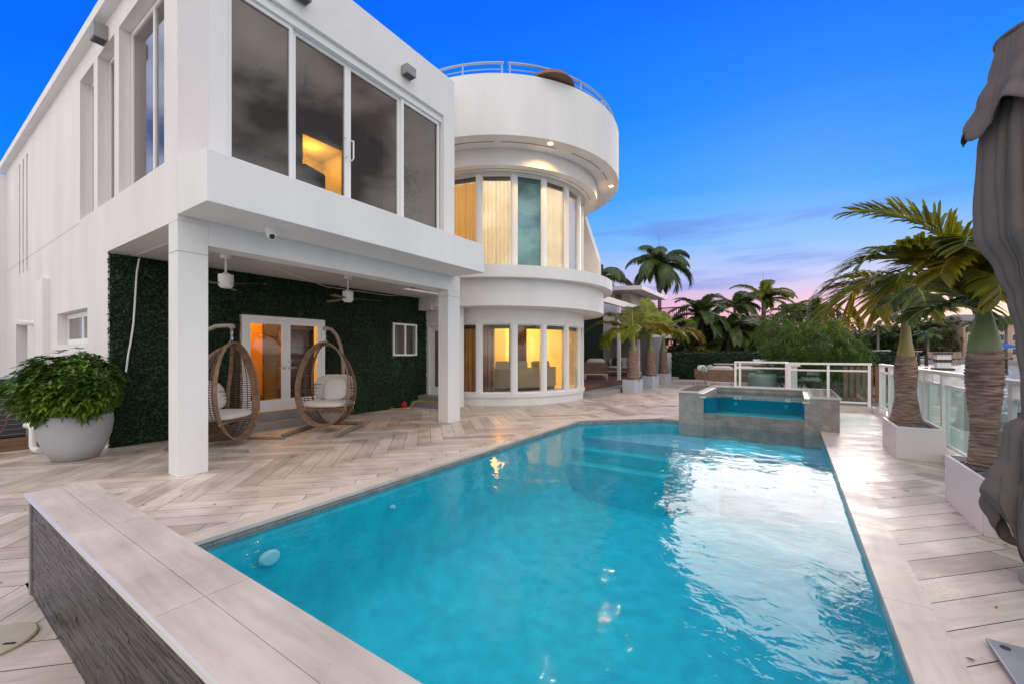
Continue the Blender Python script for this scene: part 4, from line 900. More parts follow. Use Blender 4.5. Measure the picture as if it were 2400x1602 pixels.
# ------------------------------------------------------------------ palms
def path(base, az, el, Ln, droop, m=14, twist=0):
    pts = [Vector(base)]; e = el
    for i in range(m):
        t_ = (i+.5)/m; e = el-droop*t_**1.4; a = az+twist*t_
        pts.append(pts[-1]+Vector((math.cos(e)*math.cos(a), math.cos(e)*math.sin(a), math.sin(e)))*Ln/m)
    return pts
def frond(leaf, stem, base, az, el, Ln, droop, ll, lw, n, vee=.35, fwd=.7, hang=.35, start=.14, twist=0, sr=.012):
    pts = path(base, az, el, Ln, droop, 14, twist)
    if stem is not None: stem.tube(pts, [sr*(1-.85*i/14) for i in range(15)], 5)
    for i in range(n):
        t_ = start+(1-start)*i/(n-1); f_ = t_*14; k = min(13, int(f_)); q = pts[k].lerp(pts[k+1], f_-k); tg = (pts[k+1]-pts[k]).normalized()
        sd_ = tg.cross(Vector((0, 0, 1)))
        if sd_.length < .1: sd_ = Vector((-math.sin(az), math.cos(az), 0))
        sd_.normalize(); up = sd_.cross(tg).normalized()
        pr_ = (math.sin(PI*min(1, .12+.80*t_)))**.55
        for s_ in (-1, 1):
            l_ = ll*pr_*random.uniform(.85, 1.1); v_ = vee*random.uniform(.6, 1.4)
            d = (sd_*s_+tg*(fwd+.7*t_*t_)+up*v_).normalized()
            a_ = q; m1 = q+d*l_*.4-Vector((0, 0, hang*l_*.10)); m2 = q+d*l_*.75-Vector((0, 0, hang*l_*.38)); e_ = q+d*l_-Vector((0, 0, hang*l_*.8))
            wv = up.cross(d).normalized()*lw*(.6+.4*pr_); leaf.tint = random.random()
            leaf.add([a_-wv*.35, a_+wv*.35, m1+wv, m1-wv, m2+wv*.75, m2-wv*.75, e_], [(0, 1, 2, 3), (3, 2, 4, 5), (5, 4, 6)])
REL = TH   # image right direction
def bottle_palm(name, label, group, c, prof, shaft, fr, mats, ll, lw, n, seed=1, hang=.35, shaftmat='shaft'):
    random.seed(seed); x, y = c
    t = thing(name, label, 'palm', (x, y, prof[0][1]), group)
    pr2 = []     # ringed outline
    for i in range(len(prof)-1):
        (r0, z0), (r1, z1) = prof[i], prof[i+1]; k_ = max(1, int((z1-z0)/.028))
        for q in range(k_):
            f_ = q/k_; rr_ = r0+(r1-r0)*f_; zz = z0+(z1-z0)*f_; pr2 += [(rr_*1.0, zz), (rr_*1.03+random.uniform(0, .006), zz+(z1-z0)/k_*.55), (rr_*.965, zz+(z1-z0)/k_*.9)]
    pr2.append(prof[-1]); b = MB().lathe(pr2, c, 28)
    for i, v in enumerate(b.v):
        a = math.atan2(v.y-y, v.x-x); w_ = 1+.05*mnoise.noise(Vector((math.cos(a)*1.5, math.sin(a)*1.5, v.z*6))); b.v[i] = Vector((x+(v.x-x)*w_, y+(v.y-y)*w_, v.z+.010*mnoise.noise(Vector((math.cos(a)*2, math.sin(a)*2, v.z*9)))))
    b.build('trunk', M['trunk'], t, smooth=35)
    MB().lathe(shaft, c, 24).build('crownshaft', M[shaftmat], t, smooth=True)
    top = Vector((x, y, shaft[-1][1]-.03))
    for az, el, Ln, dr_, mk in fr:
        lf, st = MB(), MB(); frond(lf, st, top, R(az)+REL, R(el), Ln, R(dr_), ll*min(1.1, Ln/1.4), lw, n, hang=hang, sr=.02)
        o = lf.build('frond', M[mk], t, tint=True, weld=False); st.build('stem', M['rachis'], o, smooth=True)
    return t
def planter(c, sx, sy, h, m, label, group):
    x, y = c; t = thing('rectangular_planter', label, 'planter', (x, y, 0), group)
    b = MB(); w_ = .03
    b.box((x-sx, y-sy, 0), (x+sx, y-sy+w_, h)).box((x-sx, y+sy-w_, 0), (x+sx, y+sy, h)).box((x-sx, y-sy+w_, 0), (x-sx+w_, y+sy-w_, h)).box((x+sx-w_, y-sy+w_, 0), (x+sx, y+sy-w_, h))
    b.build('box', M[m], t, bevel=.006); MB().box((x-sx+w_+.001, y-sy+w_+.001, h-.2), (x+sx-w_-.001, y+sy-w_-.001, h-.05)).build('soil', M['soil'], t)
    return t
def pebbles(c, sx, sy, z, n, seed, label):
    random.seed(seed); b = MB()
    for _ in range(n):
        px, py = c[0]+random.uniform(-sx, sx), c[1]+random.uniform(-sy, sy)
        if math.hypot(px-c[0], py-c[1]) < .13: continue
        s_ = random.uniform(.03, .055); b.ball((px, py, z+s_*.2), (s_*1.3, s_, s_*.6), 9, 6)
    o = b.build('pebbles', M['pebble'], smooth=True); tag(o, label, 'pebbles', kind='stuff')
g1 = 'white planters along the water side rail'
planter((1.40, 7.98), .24, .50, .43, 'pot_white', 'white planter farther along the water side rail, near the hot tub', g1)
planter((1.48, 5.17), .25, .50, .43, 'pot_white', 'white planter nearest the grey umbrella', g1)
pebbles((1.38, 8.0), .12, .40, .38, 60, 5, 'grey pebbles in the white planter near the hot tub'); pebbles((1.46, 5.17), .12, .40, .38, 60, 6, 'grey pebbles in the white planter near the umbrella')
g2 = 'bottle palms in planters'
bottle_palm('bottle_palm', 'bottle palm with a yellow drooping frond in the white planter near the hot tub', g2, (1.36, 8.1),
    [(.18, .38), (.17, .46), (.138, .62), (.112, .80), (.115, .90), (.130, 1.06), (.125, 1.22), (.10, 1.36)],
    [(.098, 1.36), (.094, 1.42), (.07, 1.55), (.054, 1.75), (.05, 1.86), (.035, 1.92)],
    [(178, 82, 1.4, 195, 'frond_yellow'), (172, 64, 1.45, 150, 'frond'), (205, 74, 1.2, 175, 'frond_yellow'), (160, 80, 1.3, 120, 'frond'), (150, 70, 1.4, 130, 'frond'), (20, 30, 1.0, 50, 'frond'), (60, 55, 1.3, 110, 'frond_dark'), (350, 55, 1.2, 130, 'frond_dark'), (240, 65, 1.1, 150, 'frond')],
    None, .50, .022, 50, 11, .5, 'shaft_yellow')
bottle_palm('bottle_palm', 'thick bottle palm with green crownshaft in the white planter beside the umbrella', g2, (1.42, 5.4),
    [(.105, .38), (.10, .5), (.088, .66), (.092, .80), (.11, 1.0), (.118, 1.18), (.116, 1.34), (.106, 1.42)],
    [(.106, 1.42), (.106, 1.46), (.094, 1.54), (.07, 1.64), (.056, 1.72), (.04, 1.78)],
    [(176, 70, 1.35, 112, 'frond'), (150, 82, 1.5, 78, 'frond'), (165, 62, 1.3, 95, 'frond'), (168, 54, 1.0, 110, 'frond_yellow'), (262, 68, .85, 165, 'frond'), (285, 60, .85, 150, 'frond_yellow'), (228, 58, .95, 130, 'frond'), (205, 72, 1.1, 130, 'frond_yellow'), (135, 55, 1.25, 110, 'frond'), (110, 82, 1.6, 70, 'frond'), (40, 60, 1.4, 110, 'frond'), (330, 60, 1.2, 130, 'frond_yellow'), (80, 45, 1.3, 80, 'frond_dark'), (190, 20, .85, 60, 'frond_dark'), (300, 72, .9, 160, 'frond'), (215, 78, 1.2, 120, 'frond'), (185, 72, 1.15, 135, 'frond'), (20, 74, 1.3, 110, 'frond')],
    None, .46, .019, 54, 12, .35)
g3 = 'grey planters in front of the wooden terrace'
POT = [(-4.78, 15.05, .22, .48), (-4.88, 17.7, .22, .48), (-5.0, 20.3, .24, .48)]
for (x, y, sx, sy), lb in zip(POT, ('nearest', 'middle', 'farthest')):
    planter((x, y), sx, sy, .47, 'pot', f'{lb} of the three pale grey planters in front of the wooden terrace', g3)
fr3 = [[(178, 40, 1.5, 70, 'frond'), (205, 30, 1.3, 110, 'frond_bright'), (75, 70, 1.5, 60, 'frond'), (10, 45, 1.4, 95, 'frond_yellow'), (120, 62, 1.5, 70, 'frond'), (245, 40, 1.2, 110, 'frond_bright'), (40, 60, 1.5, 80, 'frond_bright')],
       [(165, 60, 1.4, 100, 'frond'), (90, 84, 1.7, 40, 'frond_bright'), (10, 50, 1.4, 110, 'frond_yellow'), (40, 68, 1.6, 80, 'frond_bright'), (345, 35, 1.4, 90, 'frond_bright'), (240, 40, 1.1, 100, 'frond')],
       [(350, 45, 1.9, 110, 'frond_yellow'), (10, 68, 1.7, 90, 'frond_bright'), (320, 40, 1.5, 90, 'frond_yellow'), (150, 60, 1.5, 90, 'frond_bright'), (80, 80, 1.6, 60, 'frond_bright'), (200, 40, 1.3, 90, 'frond_yellow')]]
for i, ((x, y, sx, sy), lb, sc_) in enumerate(zip(POT, ('nearest the glazed tower', 'in the middle of the three by the terrace', 'farthest from the tower, with yellow fronds'), (1, 1.02, .98))):
    z0 = .40
    bottle_palm('bottle_palm', f'potted bottle palm {lb}', g2, (x, y), [(.24, z0), (.22, .55), (.20, .75), (.185, 1.0), (.175, 1.25), (.165, 1.48)],
        [(.163, 1.48), (.15, 1.56), (.09, 1.75), (.07, 2.0), (.06, 2.12)], [(a, e, l_*1.05, d, m_) for a, e, l_, d, m_ in fr3[i]], None, .58, .042, 46, 20+i, .5)
# ================================================================== glass railings
def railing(name, label, a, b_, posts_, zb, zt, group='white framed glass railings', thick=.055):
    a, b_ = Vector(a), Vector(b_); d = (b_-a).normalized(); ang = math.atan2(d.y, d.x); Ln = (b_-a).length
    t = thing(name, label, 'railing', (*a.to_2d(), zb), group); m_ = Matrix.Translation((a.x, a.y, 0)) @ Matrix.Rotation(ang, 4, 'Z')
    MB().box((-.03, -.04, zt-.05), (Ln+.03, .04, zt)).xf(m_).build('top_rail', M['white'], t, bevel=.008)
    MB().box((0, -.015, zt-.21), (Ln, .015, zt-.17)).box((0, -.015, zb+.06), (Ln, .015, zb+.10)).xf(m_).build('mid_rail', M['white'], t)
    for p_ in posts_: MB().box((p_-thick/2, -thick/2, zb), (p_+thick/2, thick/2, zt-.051)).xf(m_).build('post', M['white'], t)
    for p0, p1 in zip(posts_, posts_[1:]): MB().box((p0+thick/2, -.005, zb+.09), (p1-thick/2, .005, zt-.18)).xf(m_).build('glass_panel', M['glass_rail'], t)
    return t
railing('glass_railing', 'glass railing section behind the hot tub, its posts on the low kerb', (-.04, 13.15, 0), (1.58, 13.15, 0), [0, .81, 1.6], .12, 1.16)
railing('glass_railing', 'glass railing section set farther back in front of the outdoor kitchen', (-1.40, 14.25, 0), (-.12, 14.25, 0), [0, .12, 1.28], .0, 1.16)
railing('glass_railing', 'short glass railing return joining the two back sections', (-.10, 13.2, 0), (-.10, 14.2, 0), [0, 1.0], .0, 1.15)
railing('glass_railing', 'long glass railing along the water side behind the white planters', (1.70, 12.6, 0), (1.70, 2.5, 0), [.1, 1.15, 3.55, 3.9, 4.8, 6.9, 8.2, 10], .12, 1.16, thick=.085)
t = MB().box((1.60, -2, 0), (1.80, 13.0, .12)).box((-.1, 13.02, 0), (1.80, 13.26, .12)).build('kerb', M['coping2'] if 'coping2' in M else M['cap']); t['kind'] = 'structure'
# ================================================================== closed umbrella beside the pool
random.seed(11)
UC = (1.305, 3.876)
um = thing('closed_umbrella', 'folded dark grey patio umbrella at the right edge with a tied canopy', 'umbrella', (*UC, 0))
def interp(prof, z):
    for (z0, r0), (z1, r1) in zip(prof, prof[1:]):
        if z0 >= z >= z1: f = (z0-z)/(z0-z1); f = f*f*(3-2*f); return r0+(r1-r0)*f
    return prof[-1][1]
def cloth(prof, n, m, folds, depth, seed, hem=None, mode=1, skew=0):
    zs = [prof[0][0]+(prof[-1][0]-prof[0][0])*i/m for i in range(m+1)]; vs = []; fs = []
    for i, z in enumerate(zs):
        f = i/m; r0 = interp(prof, z)
        for k in range(n):
            a = 2*PI*k/n; ph = folds*a+seed+skew*z
            s_ = math.sin(ph)+.35*math.sin(2*ph+1.3+z)+.2*mnoise.noise(Vector((math.cos(a)*2.2+seed, math.sin(a)*2.2, z*.7)))
            s_ = .75*(2*abs(math.sin(ph/2+.9*math.sin(2*a+seed)+.10*math.sin(2*z)))**.45-1)+.22*(2*abs(math.sin(ph*1.5+1.2*z+seed))**.6-1)+.12*s_
            rr_ = r0*(1-depth(f)*.5+depth(f)*.5*s_)+.006*mnoise.noise(Vector((a*3, z*5, seed)))
            zz = z+(hem(a, f) if hem else 0)
            vs.append((UC[0]+rr_*math.cos(a), UC[1]+rr_*math.sin(a), zz))
    for i in range(m):
        for k in range(n): fs.append((i*n+k, (i+1)*n+k, (i+1)*n+(k+1) % n, i*n+(k+1) % n))
    return MB().add(vs, fs)
c1 = cloth([(3.34, .235), (3.15, .27), (2.98, .325), (2.83, .395)], 240, 22, 8, lambda f: .05+.16*f, .6, lambda a, f: f*f*(.06*math.sin(8*a+2.2)+.05*math.sin(3*a+1))).build('top_flap', M['umbrella'], um, smooth=True)
MB().lathe([(.238, 3.33), (.243, 3.345), (.15, 3.39), (.03, 3.42)], UC, 48).build('crown', M['umbrella'], um, smooth=True)
c2_ = cloth([(2.95, .27), (2.7, .31), (2.37, .325), (2.14, .325), (1.9, .235), (1.74, .185), (1.5, .15), (1.21, .13), (1.0, .125)], 420, 70, 8, lambda f: .22+.10*math.sin(PI*f), 2.1, None, 1, .10).build('canopy', M['umbrella'], um, smooth=True)
c3 = cloth([(1.02, .13), (.94, .20), (.86, .215), (.70, .23), (.52, .285), (.40, .315), (.30, .275), (.22, .24)], 240, 40, 6, lambda f: .2+.35*f, 1.0, lambda a, f: f*(.12*math.sin(6*a+.4)+.10*math.sin(2*a+2)), 1, .7).build('lower_canopy', M['umbrella'], um, smooth=True)
for o in (c1, c2_, c3):
    s_ = o.modifiers.new('thick', 'SOLIDIFY'); s_.thickness = .006
b = cloth([(1.03, .14), (1.0, .14)], 120, 2, 8, lambda f: .1, 2.1); b.build('strap', M['umbrella'], um, smooth=True)
tg_ = MB().obox((UC[0]-.10, UC[1]-.11, 1.10), (.05, .012, .13), -.9).build('care_tag', M['white'], um); 
MB().tube([(*UC, .0), (*UC, 3.36)], .035, 12).build('pole', M['grey'], um)
MB().lathe([(.14, 0), (.14, .05), (.06, .07), (.05, .3)], UC, 32).build('base', M['grey'], um)
bpl = thing('base_plate', 'flat galvanised steel base plate on the deck in the bottom right corner', 'plate', (1.2, 2.5, 0))
MB().box((.78, 2.10, .012), (1.75, 2.955, .028)).build('sheet', M['plate'], bpl, bevel=.004)
MB().lathe([(.018, .0285), (.018, .031)], (.83, 2.9), 16).build('bolt_hole', M['black'], bpl)
# ================================================================== terrace by the tower
t = MB().prism([(-5.72, 12.3), (-5.2, 12.35), (-5.05, 13.2), (-5.1, 16), (-5.1, 24), (-8, 24), (-8, 12.3)], 0, .13).build('stone_step', M['coping_step'] if 'coping_step' in M else M['concrete']); t['kind'] = 'structure'
t = MB().prism([(-5.78, 12.6), (-5.72, 24), (-12, 24), (-12, 12.6)], .1, .30).build('wood_terrace', M['wood_deck']); t['kind'] = 'structure'
pg = thing('pergola', 'white slatted pergola over the wooden terrace', 'pergola', (-6, 17, .3))
MB().box((-6.05, 13.2, 3.34), (-5.9, 22.5, 3.58)).build('front_beam', M['white'], pg)
for y in (17.06, 19.75): MB().box((-6.06, y-.06, .3), (-5.94, y+.06, 3.34)).lathe([(.12, .3), (.12, .32)], (-6, y), 16).build('post', M['white'], pg)
b = MB()
for k in range(24): b.obox((-8, 13.3+k*.38, 3.44), (3.9, .26, .02), 0, R(25))
b.build('slats', M['pot'], pg)
t = thing('privacy_wall', 'grey smooth privacy wall behind the wooden terrace', 'wall', (-7.5, 22.4, .3)); MB().box((-9.6, 22.2, .2), (-6.0, 22.35, 2.22)).build('panel', mat('grey wall', (.20, .20, .21), .7), t); MB().box((-6.0, 22.15, .2), (-5.55, 22.4, 2.22)).box((-9.7, 22.14, .2), (-9.58, 22.4, 2.3)).build('end_post', M['pot'], t)
# villa side wall beyond the tower with warm windows and leaf cladding
MB().box((-8.7, 13.9, .2), (-8.55, 21.8, 6.2)).build('garden_wall', M['hedge_back'], V)
MB().box((-8.56, 16.2, .3), (-8.53, 17.6, 2.1)).build('garden_door', M['frame'], V); MB().box((-8.535, 16.3, .4), (-8.525, 17.5, 2.0)).build('door_glass', emit('warm lit curtain', (1, .42, .06), .55), V)
MB().box((-8.56, 15.9, 2.35), (-8.53, 17.0, 3.1)).build('lit_window', emit('warm lit window', (1, .40, .05), .6), V)
# outdoor wicker armchairs and sofa
def armchair(name, label, cat, loc, rz, wd=.78, group=None, legs=True, cush=True):
    t = thing(name, label, cat, (0, 0, 0), group)
    h = wd/2
    b = MB().box((-.36, -h, .22), (.36, h, .34)).add([(-.36, -h, .34), (-.30, -h, .34), (-.36, -h, .72), (-.44, -h, .72), (-.36, h, .34), (-.30, h, .34), (-.36, h, .72), (-.44, h, .72)], [(0, 1, 2, 3), (7, 6, 5, 4), (0, 4, 5, 1), (1, 5, 6, 2), (2, 6, 7, 3), (3, 7, 4, 0)])
    for s_ in (-1, 1): b.add([(-.40, s_*h, .34), (.34, s_*h, .34), (.34, s_*h, .56), (-.43, s_*h, .70), (-.40, s_*(h-.05), .34), (.34, s_*(h-.05), .34), (.34, s_*(h-.05), .56), (-.43, s_*(h-.05), .70)], [(0, 1, 2, 3), (7, 6, 5, 4), (0, 4, 5, 1), (1, 5, 6, 2), (2, 6, 7, 3), (3, 7, 4, 0)])
    b.build('wicker_shell', M['wicker_weave'], t)
    MB().box((-.37, -h-.005, .19), (.37, h+.005, .225)).build('frame', M['patiowhite'], t)
    for sx in (-1, 1):
        for sy in (-1, 1): MB().tube([(sx*.33, sy*(h-.03), .19), (sx*.36, sy*(h+.0), 0)], [.028, .014], 8).build('leg', M['patiowhite'], t)
    pad(MB(), (.02, 0, .41), .36, h-.06, .08, e=.35).build('seat_cushion', M['cushion'], t, smooth=True)
    b = pad(MB(), (0, 0, 0), .09, h-.08, .22, e=.4); b.xf(Matrix.Translation((-.27, 0, .66)) @ Matrix.Rotation(R(-12), 4, 'Y')); b.build('back_cushion', M['cushion'], t, smooth=True)
    place(t, *loc, rz); return t
gA = 'wicker armchairs on the wooden terrace'
a1 = armchair('wicker_armchair', 'wicker armchair on the wooden terrace nearest the pergola post', 'armchair', (-7.05, 17.0, .3), R(120), .95, gA)
a2 = copy_tree(a1); tag(a2, 'wicker armchair on the wooden terrace beside the glazed tower'); place(a2, -7.85, 16.7, .3, R(112))
s1 = armchair('wicker_sofa', 'wicker sofa with patterned cushions at the back of the wooden terrace', 'sofa', (-7.0, 20.6, .3), R(-75), 1.7)
def pillow(loc, rz, m, label, s_=.2, tilt=-18):
    b = pad(MB(), (0, 0, 0), .06, s_, s_, e=.45); b.xf(Matrix.Translation(loc) @ Matrix.Rotation(rz, 4, 'Z') @ Matrix.Rotation(R(tilt), 4, 'Y')); return tag(b.build('throw_pillow', m, smooth=True), label, 'pillow')
pillow((-6.5, 20.25, 1.0), R(-75), M['teal'], 'patterned throw pillow at the right end of the terrace sofa', .24)
pillow((-7.3, 20.35, .98), R(-75), M['navy'], 'dark teal throw pillow on the left of the terrace sofa', .22)
pillow((-7.05, 20.2, .92), R(-75), M['teal'], 'small patterned pillow leaning on the dark teal pillow', .17)
gB = 'cream framed wicker seats by the hedge'
b1 = armchair('wicker_armchair', 'wicker armchair by the hedge with two leaf print pillows, left of the dining seats', 'armchair', (-3.1, 20.4, 0), R(-20), .8, gB)
b2 = armchair('wicker_sofa', 'wicker sofa with its back to the pool in front of the outdoor kitchen', 'sofa', (-2.35, 19.6, 0), R(80), 1.05, gB)
b3 = armchair('wicker_sofa', 'wicker sofa seen through the glass railing beside the round planter', 'sofa', (-1.55, 20.0, 0), R(75), 1.0, gB)
pillow((-3.15, 20.2, .66), R(-30), M['teal'], 'leaf print pillow at the front of the hedge armchair', .2); pillow((-3.0, 20.62, .7), R(-20), M['teal'], 'leaf print pillow at the back of the hedge armchair', .2)
b4 = armchair('wicker_armchair', 'wicker armchair with a leaf print pillow right of the round metal cylinder', 'armchair', (-.45, 20.6, 0), R(200), .85, gB)
pillow((-.6, 20.4, .72), R(200), M['teal'], 'leaf print pillow on the armchair right of the round cylinder', .2)
t = thing('fire_table', 'round blue grey metal cylinder table behind the glass railing', 'table', (-.95, 18.9, 0)); MB().lathe([(.46, 0), (.48, .02), (.48, .58), (.46, .61), (.0, .612)], (-.95, 18.9), 48, False).build('drum', M['fire'], t, smooth=35); MB().box((-1.2, 18.7, .613), (-.9, 19.0, .68)).build('tray', M['wicker_weave'], t)
t = thing('outdoor_kitchen', 'stone outdoor kitchen counter with steel grill in front of the hedge', 'outdoor kitchen', (-1.7, 22.8, 0))
MB().box((-3.0, 22.5, 0), (.2, 23.3, .86)).build('counter_base', M['mosaic'], t); MB().box((-3.15, 22.4, .861), (.3, 23.35, .91)).build('countertop', M['cap'], t)
g_ = MB().box((-1.5, 22.42, .912), (-.1, 23.1, 1.12)).build('grill', M['steel'], t, bevel=.03)
for x in (-1.3, -.5): MB().tube([(x, 22.4, 1.0), (x, 22.34, 1.0), (x+.4, 22.34, 1.0), (x+.4, 22.4, 1.0)], .016, 6).build('handle', M['darkgrey'], g_)
for k in range(3): MB().box((-1.4+k*.45, 22.485, .2), (-1.0+k*.45, 22.498, .75)).build('cabinet_door', M['steel'], t)
t = thing('pedestal', 'cream square pedestal with a flat cap behind the glass railing', 'pedestal', (.05, 16.5, 0)); MB().box((-.02, 16.4, 0), (.16, 16.58, .98)).build('post', M['patiowhite'], t); MB().box((-.1, 16.32, .981), (.24, 16.66, 1.05)).build('cap', M['patiowhite'], t)
# ================================================================== hedge and neighbour
hg = thing('clipped_hedge', 'dark green clipped hedge wall across the back of the terrace', 'hedge', (-1, 24.3, 0))
MB().box((-5.5, 24.15, 0), (4, 24.6, 1.42)).build('core', M['hedge_back'], hg); b = MB()
scatter_leaves(b, 7000, lambda: ((random.uniform(-5.5, 4), 24.12+random.uniform(-.05, .03), random.uniform(0, 1.45)), (0, -1, .3)), .055, .8)
scatter_leaves(b, 1500, lambda: ((random.uniform(-5.5, 4), random.uniform(24.1, 24.6), 1.43+random.uniform(0, .06)), (0, 0, 1)), .055, .8)
b.build('leaves', M['hedge'], hg, tint=True, weld=False)
t = thing('boundary_wall', 'long white boundary wall behind the clipped hedge', 'wall', (0, 25, 0)); MB().box((-9, 25.0, 0), (3.8, 25.2, 1.43)).build('panel', M['stucco'], t)
nb = thing('neighbour_house', 'pale flat roofed neighbouring house with wide eaves beyond the terrace', 'house', (-9, 25, 0))
MB().add([(-15, 22.0, 5.2), (-6.5, 22.0, 4.72), (-6.5, 27.3, 4.72), (-15, 27.3, 5.2), (-15, 22.0, 5.42), (-6.5, 22.0, 4.94), (-6.5, 27.3, 4.94), (-15, 27.3, 5.42)], [(3, 2, 1, 0), (4, 5, 6, 7), (0, 1, 5, 4), (1, 2, 6, 5), (2, 3, 7, 6), (3, 0, 4, 7)]).build('roof', M['pot_white'], nb)
MB().box((-14, 23.0, 0), (-7.4, 26.9, 4.8)).build('wall', mat('weathered cream wall', (.56, .50, .44), .85, nscale=2.5, c2=(.42, .36, .31)), nb)
MB().box((-8.3, 22.95, 3.2), (-7.95, 22.999, 4.7)).build('wood_trim', M['fencewood'], nb)
wn = MB().wall('x', -7.399, -7.34, 24.6, 25.9, 3.1, 4.2, [(24.68, 25.22, 3.18, 4.12), (25.28, 25.82, 3.18, 4.12)]).build('window', M['frame'], nb); MB().box((-7.395, 24.66, 3.16), (-7.37, 25.84, 4.14)).build('pane', M['glass_tint'], wn)
t = thing('balcony_railing', 'black iron balcony railing of the neighbouring house', 'railing', (-6.5, 27, 3))
b = MB().box((-7.7, 26.98, 4.16), (-5.2, 27.02, 4.22)).box((-7.7, 26.98, 3.55), (-5.2, 27.02, 3.59))
for k in range(21): b.box((-7.7+k*.12, 26.985, 2.6), (-7.67+k*.12, 27.015, 4.16))
b.build('bars', M['black'], t); MB().box((-8, 26.5, 2.3), (-6.2, 30, 2.62)).build('balcony_floor', M['stucco'], t)
tk = thing('thatched_hut', 'brown thatched tiki roof among the palms', 'hut', tuple(at(1768, 745, 30).to_2d())+(0,)); p_ = at(1768, 745, 30)
MB().lathe([(2.2, 2.2), (1.6, 3.0), (.9, 3.7), (.25, 4.15), (.0, 4.2)], (p_.x, p_.y), 28, False).build('thatch_roof', M['thatch'], tk, smooth=50)
for k in range(4): MB().tube([(p_.x+1.4*math.cos(k*PI/2), p_.y+1.4*math.sin(k*PI/2), 0), (p_.x+1.4*math.cos(k*PI/2), p_.y+1.4*math.sin(k*PI/2), 2.6)], .08, 8).build('post', M['bark'], tk)
rt = thing('rooftop_parasol', 'brown thatched parasol top behind the tower roof railing', 'parasol', (-8.5, 13, 8.0)); 
pz = at(1290, 172, 10.8)
MB().lathe([(.62, pz.z-.38), (.52, pz.z-.24), (.30, pz.z-.10), (.05, pz.z-.04)], (pz.x, pz.y), 24).build('thatch', M['thatch_red'], rt, smooth=60); MB().tube([(pz.x, pz.y, 7.9), (pz.x, pz.y, pz.z)], .03, 8).build('pole', M['bark'], rt)
# ================================================================== background palms
def crown_palm(name, label, px, d, trunk_r, fr, Ln, droop, ll, lw, n, m, seed, shaft=True, vee=.2, hang=.8, els=(20, 75), tall=None, bark='trunk_grey', group='background palms', top=None):
    random.seed(seed); p_ = at(px[0], px[1], d); t = thing(name, label, 'palm', (p_.x, p_.y, 0), group)
    z1 = p_.z-(.9 if shaft else .1)
    MB().lathe([(trunk_r*1.25, -.2), (trunk_r, .6), (trunk_r*.9, z1*.6), (trunk_r*.8, z1)], (p_.x, p_.y), 14).build('trunk', M[bark], t, smooth=True)
    if shaft: MB().lathe([(trunk_r*.85, z1), (trunk_r*.8, z1+.5), (trunk_r*.4, p_.z)], (p_.x, p_.y), 12).build('crownshaft', M['shaft'], t, smooth=True)
    lf = MB()
    for k in range(fr):
        az = 2*PI*(k*.618+random.uniform(-.04, .04)); e = R(els[0]+(els[1]-els[0])*((k+.5)/fr))
        frond(lf, lf, p_, az, e, Ln*random.uniform(.85, 1.1), R(droop)*random.uniform(.8, 1.15), ll, lw, n, vee, .55, hang, .08, 0, .025)
    if tall: lf.tube([p_, p_+Vector((-.05, 0, tall))], [.03, .008], 5)
    lf.build('crown', M[m], t, tint=True, weld=False)
crown_palm('royal_palm', 'tall royal palm with dark drooping fronds behind the neighbouring house', (1546, 622), 30, .15, 15, 2.9, 115, .70, .05, 58, 'frond_dark', 31, True, .1, 1.0, (-15, 80), 2.2)
crown_palm('royal_palm', 'royal palm crown half hidden behind the white tower', (1398, 655), 27, .19, 13, 2.7, 110, .68, .05, 54, 'frond_dark', 32, True, .1, 1.0, (-10, 75))
crown_palm('date_palm', 'dark date palm with a fibrous trunk above the hedge', (1643, 742), 26, .22, 26, 2.3, 95, .55, .04, 50, 'frond_dark', 33, False, .35, .5, (-20, 80), None, 'bark')
crown_palm('date_palm', 'wide spreading date palm right of the fibrous trunked palm', (1706, 778), 26.5, .16, 26, 2.6, 100, .55, .04, 50, 'frond_dark', 34, False, .35, .6, (-15, 70), None, 'trunk_grey')
crown_palm('royal_palm', 'dark palm crown between the date palms and the spiked palm', (1722, 718), 34, .15, 12, 2.4, 100, .62, .05, 46, 'frond_dark', 35, True, .2, .8, (0, 70))
crown_palm('royal_palm', 'palm with upswept fronds and a tall spear leaf near the centre of the skyline', (1790, 705), 34, .2, 12, 2.8, 105, .72, .055, 50, 'frond', 36, True, .25, .7, (20, 78), 2.4)
crown_palm('royal_palm', 'smaller palm on the skyline right of the spear leafed palm', (1855, 735), 36, .15, 10, 2.4, 100, .62, .055, 44, 'frond', 37, True, .25, .7, (15, 75))
crown_palm('date_palm', 'low green palm at the left edge of the oleander bush', (1640, 830), 25.5, .12, 14, 1.3, 90, .42, .04, 30, 'frond', 38, False, .3, .5, (0, 70))
for i, (u, v, d, lb) in enumerate(((1480, 800, 23.4, 'small dark palm behind the grey privacy wall'), (1940, 775, 24, 'leafy palm rising from the right side of the oleander bush'))):
    crown_palm('date_palm', lb, (u, v), d, .1, 14, 1.4, 90, .42, .04, 30, 'frond_dark' if i == 0 else 'frond', 40+i, False, .3, .5, (0, 75))
crown_palm('date_palm', 'full green palm rising behind the hedge left of the dark date palm', (1598, 782), 27.5, .14, 20, 1.7, 95, .5, .05, 40, 'frond', 70, False, .3, .5, (-5, 78))
crown_palm('date_palm', 'bushy green palm in front of the thatched roof', (1752, 790), 26, .13, 20, 1.6, 95, .5, .05, 40, 'frond', 71, False, .3, .5, (-5, 78))
crown_palm('royal_palm', 'light green palm crown at the right end of the skyline row', (1905, 735), 31, .14, 12, 2.0, 100, .55, .055, 42, 'frond', 72, True, .25, .7, (10, 75))
